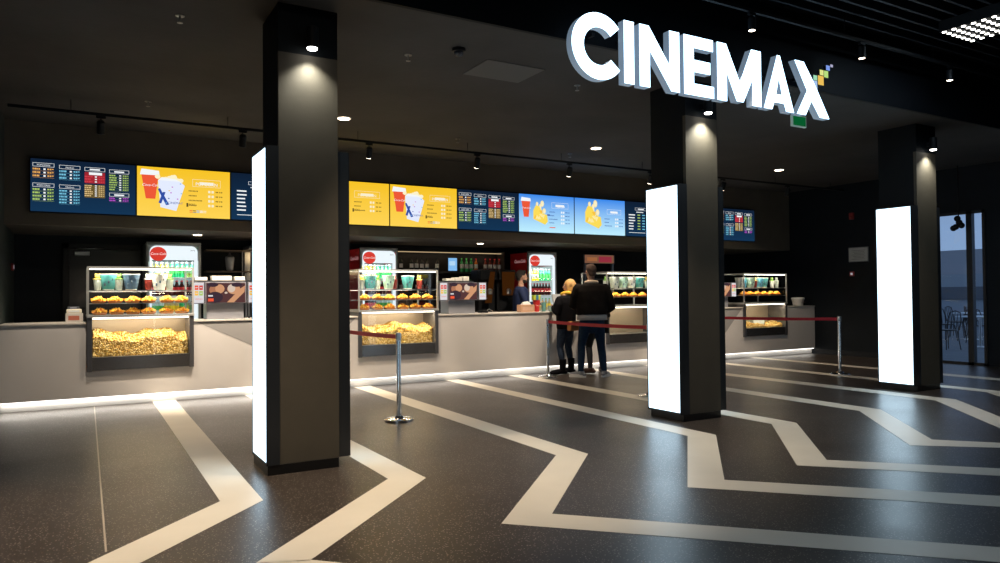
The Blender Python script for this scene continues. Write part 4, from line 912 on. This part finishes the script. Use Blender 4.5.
# ------------------------------------------------------------------ stanchions and belts
BELT = mat('belt_red', (.62, .012, .035), .55)
def post(x, y, lab):
    t = thing('stanchion', lab, 'stanchion', (x, y, 0), group='chrome belt stanchions')
    b = MB(); b.lathe([(.155, 0), (.158, .004), (.158, .018), (.15, .024), (.06, .034), (.045, .05), (.034, .056)], CHROME, n=32); b.build('base', t)
    b = MB(); b.lathe([(.0255, .05), (.0255, .88)], CHROME, n=20); b.build('pole', t)
    b = MB(); b.lathe([(.029, .87), (.030, .875), (.030, .945), (.026, .95)], STEEL, n=20); b.build('belt_head', t)
def belt(p, q, lab, z=.905):
    p = Vector((*p, z)); q = Vector((*q, z)); d = (q-p).normalized(); p = p+d*.037; q = q-d*.037; n = Vector((-d.y, d.x, 0))*.0015
    b = MB(); N = 24; vs = []
    for i in range(N+1):
        c = p.lerp(q, i/N); sag = -.012*math.sin(PI*i/N)
        for s_, h in ((-1, -.024), (1, -.024), (1, .024), (-1, .024)): vs.append((c+n*s_+Vector((0, 0, h+sag)))[:])
    fs = []
    for i in range(N):
        for k in range(4): fs.append((4*i+k, 4*i+(k+1) % 4, 4*i+4+(k+1) % 4, 4*i+4+k))
    fs += [(3, 2, 1, 0), tuple(4*N+k for k in range(4))]
    b.add(vs, fs, BELT); tag(b.build('barrier_belt'), lab, 'barrier belt', 'red belts between the stanchions')
post(3.015, 7.39, 'chrome stanchion standing in front of the second case, nearest of the posts')
post(2.99, 9.72, 'chrome stanchion behind the nearest column'); belt((3.015, 7.39), (2.99, 9.72), 'red belt leaving the nearest post towards the nearest column')
post(6.62, 9.87, 'chrome stanchion left of the two customers'); post(6.47, 7.27, 'chrome stanchion hidden behind the middle column'); belt((6.62, 9.87), (6.47, 7.27), 'red belt passing in front of the two customers')
post(9.93, 9.75, 'chrome stanchion between the middle column and the rightmost case'); post(10.747, 7.50, 'chrome stanchion left of the farthest column'); belt((9.93, 9.75), (10.747, 7.50), 'red belt in front of the rightmost case')

# ------------------------------------------------------------------ people
SKIN = mat('skin', (.52, .30, .21), .55)
def V(*a): return Vector(a)
def hand(b, wrist, d, up, side_, s=1.0, curl=.5, M=SKIN):
    """palm from wrist along d; up = back-of-hand normal; side_ = direction of the thumb"""
    w0 = Vector(wrist); d = Vector(d).normalized(); up = Vector(up).normalized(); sd = Vector(side_).normalized()
    b.tube([w0, w0+d*.04*s, w0+d*.085*s], [(.022*s, .022*s), (.036*s, .018*s), (.038*s, .016*s)], M, 10, round_caps=True)
    for k, (o_, l) in enumerate(((.030, .075), (.011, .085), (-.010, .078), (-.029, .06))):
        p0 = w0+d*.085*s+sd*o_*s; d1 = (d-up*curl*.5).normalized(); d2 = (d-up*curl*1.3).normalized(); d3 = (d-up*curl*2.2).normalized()
        p1 = p0+d1*l*.45*s; p2 = p1+d2*l*.3*s; p3 = p2+d3*l*.25*s
        b.tube([p0-d*.015*s, p0, p1, p2, p3], [.009*s, .009*s, .0085*s, .008*s, .007*s], M, 8, round_caps=True)
    t0 = w0+d*.03*s+sd*.028*s; t1 = t0+(sd*.7+d*.7-up*.2).normalized()*.035*s; t2 = t1+(d*.9+sd*.2-up*.4).normalized()*.03*s
    b.tube([t0-sd*.012*s, t0, t1, t2], [.012*s, .012*s, .01*s, .008*s], M, 8, round_caps=True)
def head_(b, c, s=1.0, yaw=0, M=SKIN):
    R_ = Matrix.Rotation(yaw, 3, 'Z'); c = Vector(c)
    def P(x, y, z): return c+R_ @ Vector((x*s, y*s, z*s))
    b.ball(P(0, -.008, .02), (.076*s, .094*s, .10*s), M, 20, R_)
    b.ball(P(0, .030, -.045), (.056*s, .060*s, .072*s), M, 16, R_)       # jaw
    b.tube([P(0, .082, .022), P(0, .100, -.006), P(0, .108, -.022)], [.008*s, .011*s, .014*s], M, 8, round_caps=True)  # nose
    b.tube([P(-.026, .080, -.056), P(0, .088, -.055), P(.026, .080, -.056)], [.006*s, .009*s, .006*s], M, 8, round_caps=True)
    b.tube([P(-.045, .072, .040), P(0, .087, .036), P(.045, .072, .040)], [.008*s, .009*s, .008*s], M, 8, round_caps=True)  # brow
    for q in (-1, 1): b.ball(P(q*.076, -.006, .0), (.010*s, .020*s, .032*s), M, 10, R_)
    return P, R_
def face_details(P, R_, parent, s=1, lip=(.40, .16, .13)):
    b = MB()
    for q in (-1, 1):
        b.ball(P(q*.031, .076, .014), (.014*s, .009*s, .009*s), mat('eye_white', (.7, .7, .68), .3), 10); b.ball(P(q*.031, .084, .014), (.006*s, .004*s, .006*s), mat('iris', (.05, .03, .02), .2), 8)
    o = b.build('eyes', parent)
    b = MB(); b.tube([P(-.022, .086, -.055), P(0, .096, -.055), P(.022, .086, -.055)], [.004*s, .006*s, .004*s], mat('lips', lip, .5), 8, round_caps=True); b.build('mouth', parent)
    b = MB()
    for q in (-1, 1): b.tube([P(q*.015, .090, .040), P(q*.032, .088, .045), P(q*.048, .074, .038)], [.003*s, .005*s, .003*s], mat('brows', (.05, .03, .02), .7), 6, round_caps=True)
    b.build('eyebrows', parent)
def figure(label, loc, rz, H, feet, arms, jacket, trousers, shoe, hairfn, headyaw=0, sole=None, lean=0, bulk=1.0, extra=None, skin=SKIN, jacket_hem=1.0, collar=None, shirt=None, boots=False, sleeve_r=1.0, face=True, hx=0):
    """local: faces +Y. feet = ((x,y,yaw),(x,y,yaw)) left/right; arms = (elbowL, handL, elbowR, handR)"""
    s = H/1.80; t = thing('person', label, 'person', loc, rz)
    hip = V(0, 0, .93*s); hj = [V(-.10*s, 0, .90*s), V(.10*s, 0, .90*s)]; sh = [V(-.180*s*bulk, lean*.55, 1.455*s), V(.185*s*bulk, lean*.55, 1.455*s)]
    neck0 = V(hx*.6, lean*.58, 1.49*s); hc = V(hx, lean*.75+.02, 1.672*s)
    b = MB()
    ank = [V(f[0], f[1], .09) for f in feet]
    knee = [(hj[i]+ank[i])/2+V(feet[i][0]*.08, .05, .01) for i in (0, 1)]
    def legs(bb, k, M, zmin=0, up_=0):
        for i in (0, 1):
            mid = hj[i].lerp(knee[i], .5); cm = knee[i].lerp(ank[i], .35)+V(0, -.012, 0)
            bb.tube([hj[i]+V(0, 0, .03), mid, knee[i], cm, ank[i]+V(0, 0, up_)], [(.092*k*s, .098*k*s), (.082*k*s, .086*k*s), (.060*k*s, .062*k*s), (.058*k*s, .060*k*s), (.042*k*s, .044*k*s)], M, 14, round_caps=True)
        bb.tube([V(0, 0, .82*s), V(0, 0, .90*s), V(0, 0, .99*s)], [(.15*k*s, .105*k*s), (.178*k*s, .12*k*s), (.162*k*s, .108*k*s)], M, 18, round_caps=True)
    legs(b, .9, skin)
    b.tube([V(0, 0, .9*s), V(0, lean*.15, 1.05*s), V(0, lean*.35, 1.22*s), V(0, lean*.5, 1.38*s), V(0, lean*.56, 1.46*s)], [(.15*s, .10*s), (.14*s*bulk, .095*s), (.155*s*bulk, .105*s), (.16*s*bulk, .10*s), (.11*s, .07*s)], skin, 18, round_caps=True)
    b.tube([neck0-V(0, 0, .05*s), neck0+V(0, 0, .03*s), hc-V(0, .015, .05*s)], [.062*s, .054*s, .055*s], skin, 14)
    P, R_ = head_(b, hc, s, headyaw, skin)
    E0, H0, E1, H1 = [Vector(a) for a in arms]
    for i, (e, h) in enumerate(((E0, H0), (E1, H1))):
        b.tube([sh[i]-V(0, 0, .045*s), sh[i].lerp(e, .5), e], [.045*s, .045*s, .038*s], skin, 12, round_caps=True); b.tube([e, e.lerp(h, .4), h], [.038*s, .038*s, .026*s], skin, 12, round_caps=True)
        d = (h-e).normalized(); inward = V(1 if i == 0 else -1, 0, 0); up = d.cross(inward).normalized()
        if up.z < 0: up = -up
        hand(b, h, d, up, inward, s, .6, skin)
    for i in (0, 1):
        f = feet[i]; dd = Matrix.Rotation(f[2], 3, 'Z') @ V(0, 1, 0); b.tube([ank[i]-dd*.03+V(0, 0, -.03), ank[i]+dd*.10+V(0, 0, -.05)], [(.035*s, .035), (.04*s, .022)], skin, 10, round_caps=True)
    o = b.build('body', t); remesh(o, .0085, 3)
    if face: face_details(P, R_, t, s)
    b = MB(); legs(b, 1.08, trousers, up_=.0 if not boots else .12); o = b.build('trousers', t); remesh(o, .011, 3)
    # jacket
    b = MB(); jh = jacket_hem*s; k = bulk
    b.tube([V(0, 0, jh), V(0, lean*.15, jh+.07), V(0, lean*.35, 1.22*s), V(0, lean*.48, 1.36*s), V(0, lean*.55, 1.455*s), V(0, lean*.58, 1.50*s)], [(.195*k*s, .15*s), (.205*k*s, .158*s), (.215*k*s, .155*s), (.222*k*s, .148*s), (.19*k*s, .125*s), (.09*s, .085*s)], jacket, 22, round_caps=False)
    for i, (e, h) in enumerate(((E0, H0), (E1, H1))):
        b.tube([sh[i]+V(0, 0, -.045*s), sh[i].lerp(e, .5), e, e.lerp(h, .5), h.lerp(e, .04)], [.070*s*sleeve_r, .072*s*sleeve_r, .064*s*sleeve_r, .055*s*sleeve_r, .043*s*sleeve_r], jacket, 14, round_caps=True)
    o = b.build('jacket', t); remesh(o, .012, 3)
    if collar: 
        b = MB(); b.tube([neck0+V(.085*s*math.cos(a), .075*s*math.sin(a)-.005, .012*s-.012*math.sin(a)) for a in [2*PI*i/16 for i in range(17)]], .034*s, collar, 10); b.build('collar', t)
    if shirt:
        b = MB(); b.tube([V(0, 0, jh-.075), V(0, 0, jh-.02), V(0, 0, jh+.05)], [(.205*k*s, .148*s), (.20*k*s, .145*s), (.18*k*s, .135*s)], shirt, 22); b.build('shirt_hem', t)
    for i in (0, 1):
        f = feet[i]; R3 = Matrix.Rotation(f[2], 3, 'Z'); dd = R3 @ V(0, 1, 0); sd = R3 @ V(1, 0, 0); a0 = V(f[0], f[1], 0)
        b = MB(); hgt = .26 if boots else .10
        b.tube([a0-dd*.06+V(0, 0, .045), a0+V(0, 0, .055), a0+dd*.09+V(0, 0, .045), a0+dd*.18+V(0, 0, .035)], [(.036, .036), (.044, .048), (.046, .036), (.036, .024)], shoe, 12, round_caps=True)
        b.tube([a0-dd*.01+V(0, 0, .05), a0-dd*.01+V(0, 0, hgt)], [.05, .052 if not boots else .062], shoe, 12)
        o = b.build('boot' if boots else 'shoe', t); remesh(o, .007, 2)
        if sole:
            n_ = 16; pts = []
            for q in range(n_):
                a = 2*PI*q/n_; p = a0+dd*(.06+.155*math.cos(a))+sd*(.05*math.sin(a)); pts.append((p.x, p.y))
            b = MB(); b.prismz(pts, 0.001, .05, sole); b.build('sole', o)
    hairfn(t, P, R_, s)
    if extra: extra(t, s)
    return t
def short_hair(col, beard=False):
    HM = mat('hair_%d' % int(col[0]*1000), col, .8, bump=(120, .5))
    def fn(t, P, R_, s):
        b = MB(); b.ball(P(0, -.024, .042), (.083*s, .098*s, .094*s), HM, 20, R_); b.ball(P(0, -.065, -.01), (.070*s, .045*s, .065*s), HM, 14, R_); b.ball(P(0, .035, .098), (.062*s, .05*s, .032*s), HM, 14, R_); o = b.build('hair', t); remesh(o, .008, 2)
        if beard:
            b = MB(); b.ball(P(0, .030, -.072), (.060*s, .064*s, .052*s), HM, 16, R_); b.tube([P(-.03, .088, -.04), P(0, .100, -.037), P(.03, .088, -.04)], .006*s, HM, 8, round_caps=True); b.build('beard', t)
    return fn
def long_hair(col):
    HM = mat('hair_long_%d' % int(col[0]*1000), col, .7, bump=(90, .5))
    def fn(t, P, R_, s):
        b = MB(); b.ball(P(0, -.030, .040), (.100*s, .112*s, .102*s), HM, 20, R_)
        rr = random.Random(4)
        for q in range(26):
            a = rr.uniform(-2.6, -.5); x0 = .095*math.cos(a); y0 = -.03+.1*math.sin(a); b.tube([P(x0*.7, y0*.7, .11), P(x0*1.02, y0*1.05, .03), P(x0*1.1+rr.uniform(-.01, .01), y0*1.1, -.07), P(x0*1.0+rr.uniform(-.02, .02), y0*1.05, -.14+rr.uniform(-.04, .03))], [.012*s, .016*s, .014*s, .006*s], HM, 7, round_caps=True)
        b.tube([P(0, -.06, .03), P(0, -.085, -.06), P(0, -.095, -.16), P(0, -.085, -.24)], [(.085*s, .06*s), (.095*s, .05*s), (.09*s, .04*s), (.05*s, .025*s)], HM, 14, round_caps=True)
        for q in (-1, 1): b.tube([P(q*.075, -.01, .03), P(q*.085, .0, -.07), P(q*.08, .01, -.16)], [.03*s, .028*s, .016*s], HM, 10, round_caps=True)
        o = b.build('hair', t); remesh(o, .009, 2)
    return fn
JEAN = mat('jeans_navy', (.012, .028, .060), .85, spec=.15, noise=(30, .2)); JEAN2 = mat('jeans_grey_blue', (.028, .042, .07), .85, spec=.15, noise=(30, .2)); BLK = mat('cloth_black', (.006, .006, .008), .85, spec=.1); BJ = mat('jacket_black_brown', (.010, .008, .007), .8, spec=.1, noise=(10, .3))
SHOEW = mat('shoe_navy', (.20, .21, .24), .5); SOLEW = mat('sole_white', (.75, .74, .72), .5); FUR = mat('collar_cream', (.62, .50, .38), .9, bump=(150, .6)); GSH = mat('shirt_grey', (.38, .38, .38), .8)
figure('man in dark jacket with cream collar and blue jeans, seen from behind at the counter', (7.26, 9.52, 0), -.35, 1.84,
       ((-.20, 0, .85), (.19, -.02, -.75)), ((-.30, .06, 1.16), (-.14, .32, 1.12), (.34, .02, 1.12), (.24, .24, 1.02)), BJ, JEAN, SHOEW, short_hair((.07, .04, .03)), headyaw=.15, sole=SOLEW, bulk=1.24, collar=FUR, shirt=GSH, jacket_hem=.98, sleeve_r=1.12, lean=.04)
def wextra(t, s):
    b = MB(); b.tube([V(.05+.085*math.cos(a), .01+.08*math.sin(a), 1.36+.012*math.sin(2*a)) for a in [2*PI*i/14 for i in range(15)]], .036, mat('scarf_yellow', (.80, .50, .05), .8, bump=(60, .6)), 10); b.build('scarf', t)
    b = MB(); b.box(-.22, .12, -.27, -.18, .74, .90, mat('bag_orange', (.45, .17, .04), .6), .02); b.build('bag', t)
figure('woman with blond hair, yellow scarf and black jacket at the counter beside the man', (7.17, 10.12, 0), .30, 1.60,
       ((-.12, .0, .8), (.14, .02, .1)), ((-.26, .0, 1.04), (-.12, .18, 1.13), (.25, .0, 1.04), (.12, .18, 1.13)), BLK, JEAN2, BLK, long_hair((.55, .33, .12)), headyaw=.5, boots=True, jacket_hem=.86, bulk=1.12, extra=wextra, sleeve_r=1.15, hx=.11)
def cextra(t, s):
    b = MB(); b.tube([V(0, 0, .68), V(0, 0, .9), V(0, 0, 1.1)], [(.24, .17), (.23, .165), (.20, .15)], BLK, 20); b.build('coat_skirt', t)
figure('person in a long black coat and black trousers, mostly hidden behind the man', (7.70, 9.99, 0), -.15, 1.52,
       ((-.16, -.08, .75), (.12, .02, -.3)), ((-.25, .04, .98), (-.10, .22, 1.0), (.26, .04, .98), (.12, .24, 1.0)), BLK, mat('trousers_black', (.008, .008, .010), .8), mat('shoe_brown', (.07, .03, .02), .5), short_hair((.05, .03, .02)), jacket_hem=.9, bulk=1.05, extra=cextra)
figure('shop assistant with dark hair, beard and navy shirt behind the counter', (7.08, 11.42, 0), -2.05, 1.80,
       ((-.12, 0, .2), (.12, 0, -.2)), ((-.27, .08, 1.16), (-.12, .33, 1.18), (.27, .08, 1.16), (.12, .33, 1.18)), mat('shirt_navy', (.006, .018, .075), .8), BLK, BLK, short_hair((.018, .014, .012), True), headyaw=.25, jacket_hem=.95, sleeve_r=.9)

# ------------------------------------------------------------------ terrace outside the window
struct('trim_3', lambda b: b.box(14.2, 40, -4, 30, -.12, -.02, mat('terrace', (.10, .12, .14), .7, noise=(3, .1))), 'grey paved terrace outside the window')
WOOD = mat('chair_dark', (.03, .028, .028), .5)
def cafe_chair(loc, rz, label):
    t = thing('cafe_chair', label, 'chair', loc, rz, 'dark chairs on the terrace')
    b = MB(); b.lathe([(.19, .44), (.20, .445), (.20, .465), (.19, .47)], WOOD, n=20); b.build('seat', t)
    for sx in (-1, 1):
        for sy in (-1, 1): b = MB(); b.tube([(sx*.14, sy*.14, .44), (sx*.19, sy*.19, 0)], [.014, .010], WOOD, 8); b.build('leg', t)
    b = MB(); b.tube([(-.18, -.16, .45), (-.20, -.20, .70), (-.15, -.22, .86), (0, -.23, .90), (.15, -.22, .86), (.20, -.20, .70), (.18, -.16, .45)], .013, WOOD, 8)
    for x in (-.09, 0, .09): b.tube([(x*.8, -.17, .46), (x, -.225, .88)], .008, WOOD, 6)
    b.build('backrest', t); return t
chs = [((17.6, 9.5, -.02), 1.2, 'large dark wooden chair nearest the window glass'), ((20.6, 11.15, -.02), 2.9, 'dark chair left of the white table'), ((22.9, 12.1, -.02), 3.1, 'dark chair far behind the white table'), ((23.6, 11.95, -.02), -2.8, 'dark chair behind the middle mullion'), ((20.3, 10.2, -.02), -1.5, 'dark chair at the right edge of the window'), ((22.3, 11.75, -.02), .4, 'dark chair turned away left of the middle mullion')]
c0 = cafe_chair(*chs[0][:2], chs[0][2])
for l, r, lab in chs[1:]: dup(c0, l, r, lab)
def cafe_table(loc, label):
    t = thing('cafe_table', label, 'table', loc, 0, 'white tables on the terrace')
    b = MB(); b.box(-.38, .38, -.38, .38, .72, .75, mat('table_white', (.6, .66, .7), .4), .008); b.build('tabletop', t)
    b = MB(); b.lathe([(.03, .02), (.03, .72)], STEEL, n=14); b.build('pedestal', t); b = MB(); b.lathe([(.22, 0), (.22, .01), (.05, .03)], STEEL, n=20); b.build('foot', t); return t
ct0 = cafe_table((18.9, 9.42, -.02), 'white square table nearest the window'); dup(ct0, (21.7, 11.0, -.02), 0, 'white square table farther out on the terrace')
# low far building and parapet
b = MB(); b.box(30, 34, 5, 26, -.02, 2.0, mat('far_wall', (.30, .34, .38), .8)); b.box(29.95, 30, 5, 26, 1.0, 1.5, mat('far_band', (.12, .13, .15), .8)); b.box(31, 34, 14.5, 19, 2.0, 3.0, mat('far_wall2', (.34, .34, .36), .8)); tag(b.build('low_building'), 'low pale building beyond the terrace', 'building')
# hanging lamp cluster on terrace
t = thing('spotlight_cluster', 'black cluster of spotlights hanging before the window', 'lamp', (13.85, 7.235, 2.66))
b = MB(); b.tube([(0, 0, -.12), (0, 0, ZC-2.62)], .01, BLACK, 8); b.build('rod', t)
for dx, dy, dz in ((0, .02, .0), (.02, .0, -.07), (0, .05, -.15), (0, -.05, -.13), (0, .09, -.17)):
    b = MB(); b.ball((dx, dy, dz), .055, BLACK, 12); b.build('lamp_head', t)
b = MB(); b.box(-.06, .06, -.06, .06, ZC-2.62-.03, ZC-2.62, BLACK); b.build('ceiling_plate', t)
print('OBJECTS', len(C.objects))
